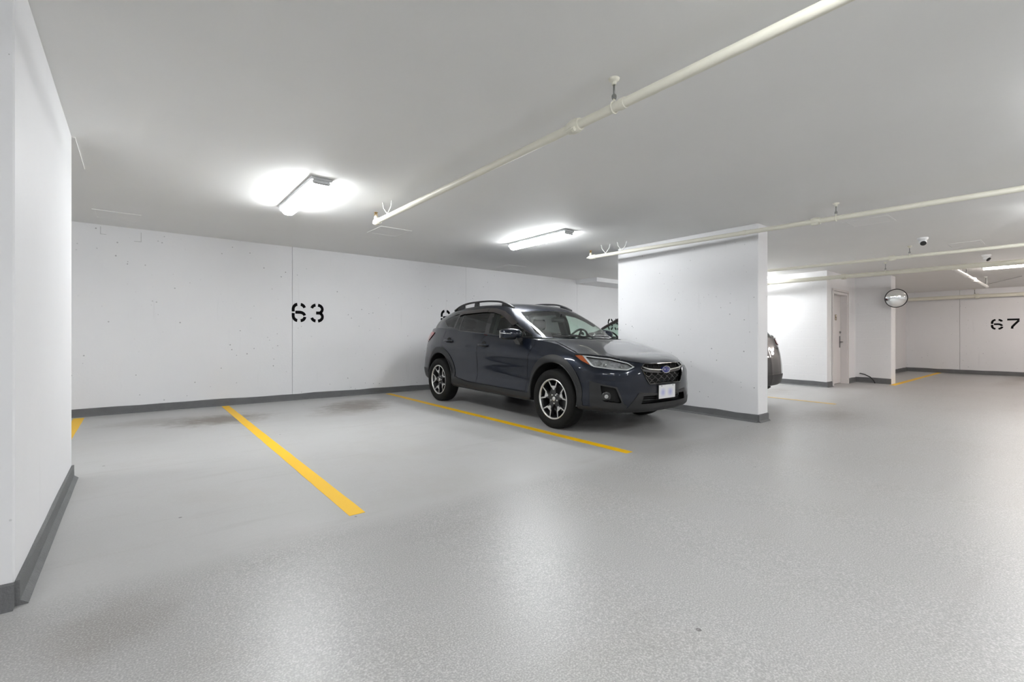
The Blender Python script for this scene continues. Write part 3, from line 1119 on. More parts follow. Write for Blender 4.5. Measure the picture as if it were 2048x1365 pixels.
class Car:
    """car coordinates: x forward from the front axle, y left, z up; everything modelled on the y<0 side and mirrored"""

    def __init__(s, root, paint):
        s.root, s.paint = root, paint

    def part(s, name, S, mat, parent=None, both=True, label=None):
        """both: one mesh with its mirror image; otherwise two objects. returns list"""
        if not S.F:
            return []
        parent = parent or s.root
        n = weldfix(S.N, S.V)
        Vm, Nm = S.V * np.array([1, -1, 1]), n * np.array([1, -1, 1])
        Fm = [f[::-1] for f in S.F]
        if both:
            o = len(S.V)
            obs = [mesh_obj(name, np.vstack([S.V, Vm]), S.F + [tuple(i + o for i in f) for f in Fm], mat, parent, True, np.vstack([n, Nm]))]
        else:
            ps = parent if isinstance(parent, list) else [parent, parent]
            obs = [mesh_obj(name, S.V, S.F, mat, ps[0], True, n), mesh_obj(name, Vm, Fm, mat, ps[1], True, Nm)]
        if label:
            for o in obs:
                o['label'] = label
        return obs

    def mb(s, name, mb, mat, parent=None, mirror=False, autosmooth=35):
        """MB part; mirror = also a second object for the other side"""
        ps = parent if isinstance(parent, list) else [parent or s.root] * 2
        obs = [mb.obj(name, mat, ps[0], autosmooth=autosmooth)]
        if mirror:
            m2 = MB()
            m2.V = [(v[0], -v[1], v[2]) for v in mb.V]
            m2.F = [tuple(f[::-1]) for f in mb.F]
            obs.append(m2.obj(name, mat, ps[1], autosmooth=autosmooth))
        return obs


def build_car(root, paint, detail=True, plate=True):
    C = Car(root, paint)
    part = C.part
    # ------------------------------------------------ lower body
    plan = np.array([(.91, 0), (.895, .30), (.845, .50), (.765, .65), (.645, .76), (.50, .835), (.34, .875), (0, .885), (-.42, .885), (-1.0, .885), (-1.55, .885),
                     (-2.1, .885), (-2.63, .88), (-3.0, .855), (-3.28, .79), (-3.45, .66), (-3.54, .42), (-3.57, 0)])
    nc = len(plan)
    tang = np.gradient(plan, axis=0)
    tang[0] = (0, 1)
    tang[-1] = (0, -1)
    tang /= np.linalg.norm(tang, axis=1, keepdims=True)
    nrm = np.stack([tang[:, 1], -tang[:, 0]], 1)      # outward in (x, b)
    ringz = [{0: .24, 5: .26, 8: .26, 12: .27, 14: .31, 17: .31},
             {0: .262, 3: .275, 5: .295, 8: .293, 12: .30, 14: .345, 17: .345},
             {0: .36, 5: .37, 8: .372, 12: .40, 14: .45, 17: .45},
             {0: .46, 5: .47, 8: .50, 12: .53, 14: .60, 17: .60},
             {0: .56, 5: .60, 7: .66, 9: .69, 12: .72, 14: .74, 17: .74},
             {0: .66, 4: .70, 6: .75, 7: .80, 9: .84, 12: .89, 14: .88, 17: .86},
             {0: .725, 2: .745, 4: .79, 6: .825, 7: .885, 9: .945, 12: 1.01, 14: 1.01, 17: .98},
             {0: .775, 1: .778, 2: .805, 3: .842, 4: .864, 5: .876, 6: .884, 7: .962, 8: 1.020, 9: 1.032, 10: 1.068, 11: 1.106, 12: 1.160, 13: 1.165, 14: 1.14, 15: 1.11, 17: 1.10}]
    ringi = [{0: .22, 5: .10, 9: .10, 14: .12, 17: .18},
             {0: .045, 5: .012, 9: .015, 14: .035, 17: .035},
             {0: .01, 5: .0, 9: .0, 14: .0, 17: .0},
             {0: .008, 5: .006, 7: .018, 9: .026, 12: .016, 14: .0, 17: .0},
             {0: .012, 5: .010, 7: .006, 9: .018, 12: .004, 14: .015, 17: .015},
             {0: .020, 4: .022, 6: .018, 7: .0, 9: .005, 12: .0, 14: .035, 17: .05},
             {0: .030, 4: .045, 6: .048, 7: .040, 9: .030, 12: .034, 14: .075, 17: .085},
             {0: .045, 3: .055, 4: .075, 6: .088, 7: .100, 8: .088, 9: .084, 12: .100, 14: .13, 17: .12}]
    nseg = 340
    t_key = np.concatenate([[0], np.cumsum(np.linalg.norm(np.diff(plan, axis=0), axis=1))])
    rings = []
    keys = []
    for z, i in zip(ringz, ringi):
        zz, ii = anchors(z, nc), anchors(i, nc)
        K = np.stack([plan[:, 0] - nrm[:, 0] * ii, plan[:, 1] - nrm[:, 1] * ii, zz], 1)
        keys.append(K)
    # nose: the lamp band leans back from the bumper to the hood edge
    nose = np.array([(.865, 0, .775), (.85, .30, .777), (.755, .455, .795), (.64, .548, .827), (.53, .628, .848), (.43, .706, .859), (.315, .787, .870)])
    keys[7][:7] = nose
    for c in range(2, 6):
        keys[6][c] = keys[5][c] * .48 + keys[7][c] * .52
        keys[6][c][0] += .012
        keys[6][c][1] += .012
    for K in keys:
        smp, ts = spline(K, nseg, t_key)
        rings.append(smp)
    a_of = ts
    nominal, _ = spline(plan, nseg, t_key)
    R = np.array(rings)
    nv = 84
    G, _ = spline(R.reshape(len(rings), -1), nv, np.array([0, .7, 1.4, 2.4, 3.6, 4.8, 5.7, 6.5]))
    G = G.reshape(nv, nseg, 3)
    G[:, :, 1] = -np.maximum(G[:, :, 1], 0)
    G[:, 0, 1] = 0
    G[:, -1, 1] = 0
    AA = np.broadcast_to(a_of[None], (nv, nseg))
    body = grid_sf(G, [AA], flip=True)
    if body.N[(nv // 2) * nseg + 170][1] > 0:
        body.N = -body.N
        body.F = [f[::-1] for f in body.F]
    ax = lambda x: float(np.interp(-x, -nominal[6:-60, 0], a_of[6:-60]))
    ay = lambda y: float(np.interp(y, nominal[:70, 1], a_of[:70]))
    ayr = lambda y: float(np.interp(-y, -nominal[-70:, 1], a_of[-70:]))
    A = lambda S: S.A[:, 0]
    X = lambda S: S.V[:, 0]
    Z = lambda S: S.V[:, 2]
    circ = lambda S, cx, cz, r: r - np.hypot(X(S) - cx, Z(S) - cz)
    side = lambda S: np.where(np.abs(S.V[:, 1]) > .5, 1., -1.)
    # wheel openings
    for (cx, cz, r) in ((.0, .385, .388), (-2.63, .375, .408)):
        _, body = split(body, np.minimum(circ(body, cx, cz, r), np.abs(S_y(body)) - .5))
        # the part of the skirt under the opening
        _, body = split(body, np.minimum(np.minimum(r - np.abs(X(body) - cx) - .004, cz - Z(body)), np.abs(S_y(body)) - .5))
    # grille
    gpoly = [(-.335, .772), (.335, .772), (.388, .732), (.335, .62), (.290, .556), (-.290, .556), (-.335, .62), (-.388, .732)]
    grille, body = split(body, np.minimum(poly_sd(A(body), Z(body), gpoly), .6 - A(body)))
    # lower intake and skid cladding
    skid = [(-.3, .456), (.10, .450), (.26, .462), (.43, .474), (.60, .287), (.66, .20), (-.3, .2)]
    sk, body = split(body, poly_sd(A(body), Z(body), skid))
    intake, sk = split(sk, poly_sd(A(sk), Z(sk), [(-.3, .425), (.20, .432), (.375, .432), (.405, .352), (.20, .348), (-.3, .348)]))
    # fog bezel
    bez = [(ax(.520), .590), (ax(.600), .572), (ay(.655), .532), (ay(.600), .360), (ay(.565), .338), (ay(.575), .29), (ax(.53), .318)]
    bz, body = split(body, poly_sd(A(body), Z(body), bez))
    slot, bz = split(bz, poly_sd(A(bz), Z(bz), [(ax(.628), .548), (ay(.668), .520), (ay(.618), .368), (ax(.650), .385)]))
    # head lamp
    hl = [(ay(.452), .744), (ay(.52), .790), (ay(.70), .832), (ax(.50), .852), (ax(.37), .861), (ax(.295), .861), (ax(.40), .802), (ax(.56), .738), (ay(.69), .716), (ay(.55), .708)]
    lamp, body = split(body, poly_sd(A(body), Z(body), hl))
    # tail lamp
    tl = [(ax(-2.94), 1.094), (ax(-3.25), 1.10), (ayr(.42), 1.06), (ayr(.42), .985), (ayr(.60), .955), (ax(-3.20), .938)]
    tlamp, body = split(body, poly_sd(A(body), Z(body), tl))
    # cladding: arches, sills, lower bumper
    fclad = lambda S: np.maximum.reduce([
        np.minimum(circ(S, .012, .415, .432), np.abs(S_y(S)) - .5), np.minimum(circ(S, -2.60, .40, .468), np.abs(S_y(S)) - .5),
        np.minimum(np.interp(-X(S), [-.45, .4, 1.08, 1.8, 2.1, 2.2], [.365, .367, .379, .386, .425, .45]) - Z(S), np.minimum(.45 - X(S), X(S) + 3.1)),
        np.minimum(.322 - Z(S), np.minimum(X(S) - .38, A(S) - ay(.585))),
        np.minimum(.50 - Z(S), -3.05 - X(S))])
    clad, body = split(body, fclad(body))
    part('cladding', clad.moved(.006), 'clad', label='matt dark grey wheel-arch and sill cladding')
    part('skid_plate', sk.moved(.004), 'clad')
    # flare lip of the arches
    for (cx, cz, r, a0, a1) in ((.0, .385, .386, -12, 190), (-2.63, .375, .406, -8, 185)):
        lip = MB()
        pts = []
        for i in range(31):
            a = math.radians(a0 + (a1 - a0) * i / 30)
            x, z = cx + r * math.cos(a), cz + r * math.sin(a)
            yb = np.interp(-x, -nominal[40:-60, 0], nominal[40:-60, 1])
            pts.append((x, -yb + .006, z))
        lip.tube(pts, .011, 8)
        C.mb('arch_lip', lip, 'clad', mirror=True)
        well = MB()
        n = 22
        V, F = [], []
        for i in range(n + 1):
            a = math.radians(-14 + 208 * i / n)
            x, z = cx + (r + .004) * math.cos(a), cz + (r + .004) * math.sin(a)
            yb = float(np.interp(-x, -nominal[40:-60, 0], nominal[40:-60, 1]))
            V += [(x, -yb + .012, z), (x, -.52, z)]
        for i in range(n):
            F.append((2 * i, 2 * i + 1, 2 * i + 3, 2 * i + 2))
        k = len(V)
        V.append((cx, -.52, cz))
        for i in range(n):
            F.append((2 * i + 1, k, 2 * i + 3))
        well.add(V, F)
        C.mb('wheel_well', well, 'cavity', mirror=True)
    # doors with shut lines
    dtop = 1.3
    fd = [(-.345, dtop), (-.350, 1.085), (-.363, .962), (-.411, .854), (-.446, .639), (-.460, .50), (-.465, .38), (-1.546, .382), (-1.546, .893), (-1.50, .987), (-1.41, 1.06), (-1.395, dtop)]
    rd = [(-1.405, dtop), (-1.42, 1.06), (-1.51, .987), (-1.554, .893), (-1.554, .382), (-1.80, .388), (-2.096, .427), (-2.16, .52), (-2.24, .67), (-2.35, .78), (-2.46, .852), (-2.548, .90), (-2.545, 1.05), (-2.52, dtop)]
    doors = []
    for nm, poly in (('front', fd), ('rear', rd)):
        dsf, body = split(body, np.minimum(poly_sd(X(body), Z(body), poly), np.abs(S_y(body)) - .5))
        dsf, gap = split(dsf, poly_sd(X(dsf), Z(dsf), poly) - .0055)
        part('door_gap', gap.moved(-.008), 'cavity')
        d2 = part('door', dsf, paint, both=False)
        doors.append(d2)
    part('body_shell', body, paint)
    # fender / bumper joint
    sj = MB()
    pj = []
    for x, z in ((.350, .668), (.40, .695), (.45, .720), (.505, .742)):
        k = np.argmin(np.hypot(G[:, :, 0] - x, G[:, :, 2] - z) + (G[:, :, 1] > -.5) * 9)
        pj.append(G.reshape(-1, 3)[k])
    sj.tube(pj, .0022, 6)
    C.mb('bumper_seam', sj, 'cavity', mirror=True)
    # ------------------------------------------------ hood and cowl
    top = rings[-1].copy()
    ih = int(np.argmin(np.abs(top[:, 0] + .60) + (np.arange(nseg) > 200) * 9))
    edge = top[:ih + 1]
    zc_x = np.array([-.64, -.25, -.05, .05, .2, .4, .55, .68, .77, .83, .87])
    zc_z = np.array([1.03, 1.030, 1.022, 1.006, .972, .916, .876, .850, .826, .801, .775])
    nj = 30
    H = np.zeros((nj, len(edge), 3))
    for j in range(nj):
        f = 1 - j / (nj - 1)
        zc, _ = spline(np.stack([zc_x, zc_z], 1), np.clip(edge[:, 0], -.639, .869), zc_x)
        zc = zc[:, 1]
        ze = edge[:, 2]
        zc = np.maximum(zc, ze)
        H[j, :, 0] = edge[:, 0]
        H[j, :, 1] = -edge[:, 1] * f
        crown = zc - (zc - ze) * f ** 3.0
        # raised shoulder crease of the hood, dropping towards the fender
        H[j, :, 2] = crown
    hood = grid_sf(H, [np.broadcast_to(a_of[None, :ih + 1], (nj, ih + 1))], flip=False)
    if hood.N[(nj // 2) * (ih + 1) + ih // 2][2] < 0:
        hood.N = -hood.N
        hood.F = [f[::-1] for f in hood.F]
    hood.N[hood.N[:, 2] < 0] *= -1
    hy = lambda S: np.abs(S.V[:, 1])
    rear = lambda S: np.interp(hy(S), [0, .3, .5, .62, .70, .78, .82], [.035, .01, -.06, -.13, -.14, -.02, .03])
    cowl, hood = split(hood, rear(hood) - X(hood))
    wing, hood = split(hood, np.minimum(hy(hood) - np.interp(X(hood), [-.2, .0, .06, .30, .9], [.70, .745, .755, .775, 2]), .30 - X(hood)))
    # shut line where the hood meets fender and lamps
    part('hood', hood.moved(.004), paint)
    part('fender_top', wing, paint, both=False)
    fe, cw = split(cowl, hy(cowl) - np.interp(X(cowl), [-.6, -.38, -.14, .1], [.77, .69, .655, .62]))
    part('fender_top', fe, paint, both=False)
    part('cowl', cw.moved(-.006), 'clad')
    # dark shut line between hood and fender
    sl = MB()
    pts = []
    for x, y in ((-.02, .780), (.05, .765), (.12, .772), (.22, .776), (.31, .778)):
        k = np.argmin(np.hypot(H[:, :, 0] - x, H[:, :, 1] + y))
        p = H.reshape(-1, 3)[k]
        pts.append((p[0], p[1], p[2] + .0015))
    sl.tube(pts, .0022, 6)
    C.mb('hood_seam', sl, 'cavity', mirror=True)
    # ------------------------------------------------ greenhouse
    base = np.array([(-.15, 0, 1.022), (-.275, .40, 1.025), (-.46, .705, 1.040), (-.56, .766, 1.034), (-.9, .80, 1.028), (-1.45, .803, 1.066), (-2.1, .792, 1.100), (-2.5, .772, 1.150),
                     (-2.95, .71, 1.160), (-3.27, .61, 1.115), (-3.43, .34, 1.09), (-3.46, 0, 1.09)])
    topr = np.array([(-.90, 0, 1.418), (-.948, .33, 1.408), (-1.01, .545, 1.392), (-1.09, .588, 1.418), (-1.30, .598, 1.466), (-1.6, .600, 1.487), (-2.1, .595, 1.485), (-2.55, .582, 1.452),
                     (-2.86, .56, 1.392), (-2.98, .525, 1.365), (-3.06, .28, 1.392), (-3.09, 0, 1.398)])
    tk = np.array([0, .40, .72, .90, 1.45, 1.95, 2.55, 2.95, 3.40, 3.72, 4.02, 4.36])
    ng, ngv = 260, 46
    bs, tu = spline(base, ng, tk)
    tp, _ = spline(topr, ng, tk)
    d_ = tp - bs
    GG = np.zeros((ngv, ng, 3))
    pn = np.gradient(bs[:, :2], axis=0)
    pn /= np.linalg.norm(pn, axis=1, keepdims=True) + 1e-9
    out = np.stack([pn[:, 1], -pn[:, 0]], 1)
    for j in range(ngv):
        v = j / (ngv - 1)
        bul = .038 * math.sin(PI * v ** 1.15) * np.interp(tu, [0, .55, .95, 4.36], [.35, .35, 1, 1])
        GG[j] = bs + d_ * v
        GG[j, :, 0] += out[:, 0] * bul
        GG[j, :, 1] += out[:, 1] * bul
        GG[j, :, 2] += bul * .25
    GG[:, :, 1] = -np.maximum(GG[:, :, 1], 0)
    GG[:, 0, 1] = 0
    GG[:, -1, 1] = 0
    UU = np.broadcast_to(tu[None], (ngv, ng))
    VV = np.broadcast_to(np.linspace(0, 1, ngv)[:, None], (ngv, ng))
    gh = grid_sf(GG, [UU, VV], flip=True)
    if gh.N[(ngv // 2) * ng + 120][1] > 0:
        gh.N = -gh.N
        gh.F = [f[::-1] for f in gh.F]
    U = lambda S: S.A[:, 0]
    Vv = lambda S: S.A[:, 1]
    ws, gh = split(gh, np.minimum.reduce([.70 - .16 * np.clip(1 - Vv(gh) / .16, 0, 1) ** 2 - U(gh), Vv(gh) - .02, .965 - Vv(gh)]))
    part('windshield', ws, 'windshield')
    # black frit band round the windscreen
    bg, gh = split(gh, np.minimum.reduce([U(gh) - 3.80, Vv(gh) - .10, .86 - Vv(gh)]))
    part('rear_window', bg, 'privacy')
    dl_bot = [(-.44, 1.038), (-.66, 1.038), (-1.1, 1.050), (-1.44, 1.078), (-2.16, 1.116), (-2.36, 1.158), (-2.56, 1.172)]
    dl_top = [(-2.72, 1.270), (-2.76, 1.292), (-2.43, 1.385), (-2.16, 1.424), (-1.62, 1.442), (-1.39, 1.430), (-1.166, 1.383), (-1.0, 1.319), (-.862, 1.248), (-.64, 1.125), (-.46, 1.045)]
    dlo = dl_bot + dl_top
    on_side = lambda S: np.minimum(U(S) - .78, 3.6 - U(S))
    dl, gh = split(gh, np.minimum(poly_sd(X(gh), Z(gh), dlo), on_side(gh)))
    part('greenhouse_frame', gh, paint)
    trim = dl
    panes = []

    def slant(S, x_bot, x_top):     # positive forward of the slanted line
        return X(S) - (x_bot + (x_top - x_bot) * np.clip((Z(S) - 1.05) / .36, 0, 1))
    cuts = [(None, (-.640, -.665), 'tint'), ((-.665, -.69), (-1.370, -1.380), 'tint'), ((-1.470, -1.475), (-2.165, -2.14), 'privacy'), ((-2.185, -2.16), (-2.345, -2.24), 'privacy'), ((-2.40, -2.29), None, 'privacy')]
    for fr_, re_, mt_ in cuts:
        g = poly_sd(X(trim), Z(trim), dlo) - .011
        if fr_:
            g = np.minimum(g, -slant(trim, *fr_))
        if re_:
            g = np.minimum(g, slant(trim, *re_))
        pane, trim = split(trim, g)
        panes.append((pane, mt_))
    part('window_trim', trim.moved(.002), 'gloss_black', both=False)
    for (pane, mt_), par in zip(panes, (doors[0], doors[0], doors[1], doors[1], None)):
        part('side_window', pane, mt_, parent=par or C.root, both=False)
    # rain visors over the door glass: a smoked strip standing off the frame
    allp = [p for p, _ in panes[1:4]] + [trim]
    tl_ = [q for q in dl_top if q[0] > -2.5 and q[0] < -.8]
    vis = Sf(np.vstack([p.V for p in allp]), np.vstack([p.N for p in allp]), np.vstack([p.A for p in allp]), [])
    o = 0
    for p in allp:
        vis.F += [tuple(i + o for i in f) for f in p.F]
        o += len(p.V)
    vis, _ = split(vis, .058 - line_d(X(vis), Z(vis), tl_))
    for k, par in ((1, doors[0]), (-1, doors[1])):
        v2, _ = split(vis, k * (X(vis) + 1.55) - .004)
        part('rain_visor', v2.moved(.014), 'visor', parent=par, both=False, label='smoked rain visor along the top of the door glass')
    # roof skin
    zr_x = np.array([-3.09, -2.98, -2.8, -2.5, -2.0, -1.5, -1.2, -1.0, -.90])
    zr_z = np.array([1.398, 1.432, 1.468, 1.505, 1.536, 1.532, 1.500, 1.455, 1.418])
    nj = 26
    RF = np.zeros((nj, ng, 3))
    te = tp.copy()
    zc, _ = spline(np.stack([zr_x, zr_z], 1), np.clip(te[:, 0], -3.089, -.901), zr_x)
    zc = np.maximum(zc[:, 1], te[:, 2])
    for j in range(nj):
        f = 1 - j / (nj - 1)
        RF[j, :, 0] = te[:, 0]
        RF[j, :, 1] = -te[:, 1] * f
        RF[j, :, 2] = zc - (zc - te[:, 2]) * f ** 2.6
    rf = grid_sf(RF, [UU[:1].repeat(nj, 0)])
    rf.N[rf.N[:, 2] < 0] *= -1
    e0 = np.cross(rf.V[rf.F[3000][1]] - rf.V[rf.F[3000][0]], rf.V[rf.F[3000][2]] - rf.V[rf.F[3000][0]])
    if e0[2] < 0:
        rf.F = [f[::-1] for f in rf.F]
    part('roof_panel', rf, paint)
    # rear spoiler
    sp = MB()
    V, F = [], []
    ys = np.linspace(-.50, .50, 15)
    for y in ys:
        k = 1 - (abs(y) / .54) ** 4 * .25
        xr = -3.03 - .06 * k
        zt = 1.382 + .018 * (1 - (y / .54) ** 2)
        V += [(-2.92, y, zt + .03 * (1 - (y / .54) ** 2) + .012), (xr, y, zt - .01), (xr + .01, y, zt - .03), (-2.96, y, zt - .02)]
    for i in range(14):
        for a in range(4):
            F.append((i * 4 + a, i * 4 + (a + 1) % 4, (i + 1) * 4 + (a + 1) % 4, (i + 1) * 4 + a))
    F += [(3, 2, 1, 0), (56, 57, 58, 59)]
    sp.add(V, F)
    C.mb('rear_spoiler', sp, paint)
    # roof rails
    rl = MB()
    rk = [(-2.66, -.565, 1.452), (-2.50, -.565, 1.508), (-2.33, -.565, 1.541), (-2.0, -.565, 1.560), (-1.63, -.565, 1.554), (-1.40, -.562, 1.532), (-1.25, -.560, 1.492), (-1.12, -.556, 1.440)]
    pts, _ = spline(np.array(rk), 40)
    V, F = [], []
    for p in pts:
        for (oy, oz) in ((-.018, -.008), (-.014, .010), (.010, .013), (.020, .004), (.018, -.012), (-.010, -.014)):
            V.append((p[0], p[1] + oy, p[2] + oz))
    for i in range(39):
        for a in range(6):
            F.append((i * 6 + a, i * 6 + (a + 1) % 6, (i + 1) * 6 + (a + 1) % 6, (i + 1) * 6 + a))
    F += [(5, 4, 3, 2, 1, 0), tuple(range(39 * 6, 39 * 6 + 6))]
    rl.add(V, F)
    rails = C.mb('roof_rail', rl, 'clad', mirror=True)
    for xs_ in ((-2.56, -2.36, 1.44), (-2.07, -1.96, 1.47), (-1.37, -1.20, 1.45)):
        ft = MB()
        xm0, xm1, zb = xs_
        zt0 = float(np.interp(xm0, pts[:, 0], pts[:, 2]))
        zt1 = float(np.interp(xm1, pts[:, 0], pts[:, 2]))
        ft.prism([(xm0 - .01, zb), (xm1 + .01, zb), (xm1 - .015, zt1 - .004), (xm0 + .015, zt0 - .004)], lambda x, z: (x, -.580, z), lambda x, z: (x, -.550, z))
        C.mb('rail_foot', ft, 'clad', parent=rails, mirror=True)
    # ------------------------------------------------ front end details
    gback = grille.moved(0, (-.055, 0, 0))
    gr_o = part('grille_back', gback, 'cavity')[0]
    fx = lambda y, z: float(np.interp(abs(y), [0, .30, .50], [.893, .878, .83])) - max(0, z - .62) * .14      # fascia face near the nose
    hexm = MB()
    hw, hh = .108, .034
    for row in range(4):
        zl = .566 + row * hh
        lim = float(np.interp(zl, [.556, .62, .732], [.270, .318, .37]))
        path = []
        k = -8
        while k <= 8:            # zig-zag: flat, down, flat, up ...
            y0 = k * hw / 2 + (hw / 2 if row % 2 else 0)
            up = (k % 2 == 0)
            for y, z in ((y0 - hw * .17, zl + (hh * .5 if up else 0)), (y0 + hw * .17, zl + (hh * .5 if up else 0))):
                if abs(y) < lim:
                    path.append((fx(y, z) - .016, y, z))
            k += 1
        if len(path) > 1:
            hexm.tube(path, .0034, 5)
        if row < 3:
            for k in range(-4, 5):
                y = k * hw + (hw / 2 if row % 2 else 0)
                if abs(y) < lim - .02:
                    hexm.tube([(fx(y, zl) - .018, y, zl + hh * .5), (fx(y, zl) - .018, y, zl + hh * 1.0)], .003, 5)
    C.mb('grille_mesh', hexm, 'dark_chrome', parent=gr_o)
    bar = MB()
    V, F = [], []
    ys = np.linspace(-.365, .365, 31)
    for y in ys:
        k = abs(y)
        z0 = np.interp(k, [0, .06, .20, .30, .365], [.700, .701, .708, .716, .724])
        t = np.interp(k, [0, .3, .365], [.030, .026, .020])
        xx = fx(y, .70) + .003
        V += [(xx, y, z0 - .006), (xx, y, z0 - .006 - t), (xx - .04, y, z0 - .006 - t), (xx - .04, y, z0 - .006)]
    for i in range(30):
        for a in range(4):
            F.append((i * 4 + a, i * 4 + (a + 1) % 4, (i + 1) * 4 + (a + 1) % 4, (i + 1) * 4 + a))
    F += [(3, 2, 1, 0), (120, 121, 122, 123)]
    bar.add(V, F)
    C.mb('grille_bar', bar, 'dark_chrome', parent=gr_o)
    wg = MB()
    for sgn in (-1, 1):
        pts3 = [(fx(k, .71) + .010, sgn * k, z) for k, z in ((.055, .7015), (.12, .703), (.20, .708), (.28, .716), (.335, .730), (.365, .742))]
        wg.tube(pts3, [.0078, .0076, .0072, .0068, .0055, .003], 8)
    C.mb('grille_wing', wg, 'satin', parent=gr_o)[0]['label'] = 'satin silver wing bar across the grille'
    # grille surround
    sr = MB()
    loop = [(a, z) for a, z in gpoly]
    pts3 = []
    for i in range(len(loop)):
        p, q = loop[i], loop[(i + 1) % len(loop)]
        for k in range(6):
            y = p[0] + (q[0] - p[0]) * k / 6
            z = p[1] + (q[1] - p[1]) * k / 6
            j = np.argmin(np.hypot(np.abs(grille.A[:, 0]) - abs(y), grille.V[:, 2] - z))
            pts3.append((grille.V[j][0] + .002, math.copysign(abs(grille.V[j][1]), y), z))
    pts3.append(pts3[0])
    sr.tube(pts3, .007, 6)
    C.mb('grille_surround', sr, 'gloss_black', parent=gr_o)
    # upper grille slot ticks
    for y in (-.26, -.16, -.08, .08, .16, .26):
        tk_ = MB()
        tk_.box(fx(y, .74) - .03, fx(y, .74) - .02, y - .003, y + .003, .728, .756)
        C.mb('grille_tick', tk_, 'dark_chrome', parent=gr_o)
    # oval emblem: blue field, six stars, silver rim
    em = MB()
    ex0 = fx(0, .70) + .012
    ov = [(.068 * math.cos(2 * PI * i / 32), .703 + .036 * math.sin(2 * PI * i / 32)) for i in range(32)]
    em.prism(ov, lambda y, z: (ex0 - .02, y, z), lambda y, z: (ex0 + .006, y, z))
    eo = C.mb('emblem', em, 'emblem_blue', parent=gr_o)[0]
    rim = MB()
    rim.tube([(ex0 + .006, y * 1.02, .703 + (z - .703) * 1.02) for y, z in ov + ov[:1]], .0045, 6)
    # stars are laid on the badge face as thin four-pointed prisms
    for (y, z, r) in ((-.030, .706, .020), (.006, .720, .009), (.034, .714, .009), (.042, .695, .009), (.016, .684, .009), (.018, .703, .009)):
        st = [(y + (r if i % 2 == 0 else r * .28) * math.cos(PI / 4 * i), z + (r if i % 2 == 0 else r * .28) * math.sin(PI / 4 * i)) for i in range(8)]
        rim.prism(st, lambda a, c: (ex0 + .0055, a, c), lambda a, c: (ex0 + .0085, a, c))
    rim.obj('emblem_silver', 'chrome', eo)
    # lower intake slats
    ib = part('intake_back', intake.moved(0, (-.07, 0, 0)), 'cavity')[0]
    for z in (.378, .405):
        s_ = MB()
        s_.tube([(.872 - .10 * (y / .45) ** 2, y, z) for y in np.linspace(-.385, .385, 15)], .006, 6)
        C.mb('intake_slat', s_, 'clad', parent=ib)
    # licence plate on its bracket
    if plate:
        pb = MB()
        pb.box(.880, .911, -.158, .158, .388, .540, .004)
        po = C.mb('plate_bracket', pb, 'clad')[0]
        pl = MB()
        pl.box(.911, .915, -.152, .152, .390, .537, .0015)
        C.mb('licence_plate', pl, 'plate', parent=po)[0]['label'] = 'white licence plate with pale blue smudged characters'
        for y in (-.105, .105):
            sc_ = MB()
            sc_.lathe([(.005, 0), (.005, .003)], (.915, y, .528), (1, 0, 0), 8)
            C.mb('plate_screw', sc_, 'black_plastic', parent=po)
    # fog lamps
    part('fog_bezel', bz.moved(.004), 'clad', both=False)
    fb = part('fog_recess', slot.moved(-.035), 'cavity', both=False)
    fl = MB()
    fd_ = Vector((.80, -.52, 0)).normalized()
    fl.lathe([(.050, -.02), (.050, .010), (.036, .014)], (.655, -.712, .432), fd_, 24)
    C.mb('fog_ring', fl, 'gloss_black', parent=fb, mirror=True)
    fl = MB()
    fl.lathe([(.034, .004), (.031, .010), (.018, .015), (.003, .016)], (.655, -.712, .432), fd_, 24)
    C.mb('fog_glass', fl, 'lamp_inner', parent=fb, mirror=True)
    # head lamps
    hb = part('headlamp_housing', lamp.moved(-.040), 'lamp_inner', both=False)
    amb, rest = split(lamp, np.minimum(A(lamp) - (ax(.540) + (Z(lamp) - .74) * 1.25), .862 - Z(lamp)))
    part('corner_marker', amb.moved(-.010), 'amber', parent=hb, both=False, label='amber corner marker lens')
    # chrome brow strip and divider
    brow, rest = split(rest, poly_sd(A(rest), Z(rest), hl) * -1 + .011)
    part('lamp_brow', brow.moved(-.008), 'lamp_white', parent=hb, both=False)
    dv, rest = split(rest, .013 - np.abs(A(rest) - (ax(.555) + (Z(rest) - .74) * 1.25)))
    part('lamp_divider', dv.moved(-.010), 'lamp_white', parent=hb, both=False)
    hd = Vector((.9, -.40, 0)).normalized()
    for (aa, zz, r) in ((ay(.735), .776, .050), (ay(.60), .756, .036), (ax(.60), .785, .036)):
        k = int(np.argmin(np.hypot(lamp.A[:, 0] - aa, lamp.V[:, 2] - zz)))
        p = lamp.V[k] - lamp.N[k] * .030
        bw_ = MB()
        prof = [(r, .012), (r * .9, .002), (r * .65, -.010), (r * .3, -.018), (.002, -.02)]
        bw_.lathe(prof, p, hd, 24, (False, True))
        br_ = C.mb('reflector_bowl', bw_, 'reflector', parent=hb, mirror=True)
        bl = MB()
        bl.lathe([(r * .34, -.016), (r * .34, .0), (r * .22, .010), (.002, .013)], p, hd, 16)
        C.mb('lamp_bulb', bl, 'satin', parent=hb, mirror=True)
    rib, _ = split(rest, .008 - np.abs(A(rest) - ay(.665)))
    part('lamp_rib', rib.moved(-.014), 'lamp_white', parent=hb, both=False)
    part('headlamp_lens', lamp.moved(.002), 'lens', parent=hb, both=False)
    part('tail_lamp', tlamp.moved(.010), 'red_lens', both=False, label='red tail lamp wrapping the rear corner')
    # rear plate recess, bumper step
    rb = MB()
    rb.box(-3.50, -3.44, -.40, .40, .80, .93, .01)
    C.mb('tailgate_garnish', rb, 'clad')
    # ------------------------------------------------ mirrors
    mm = MB()
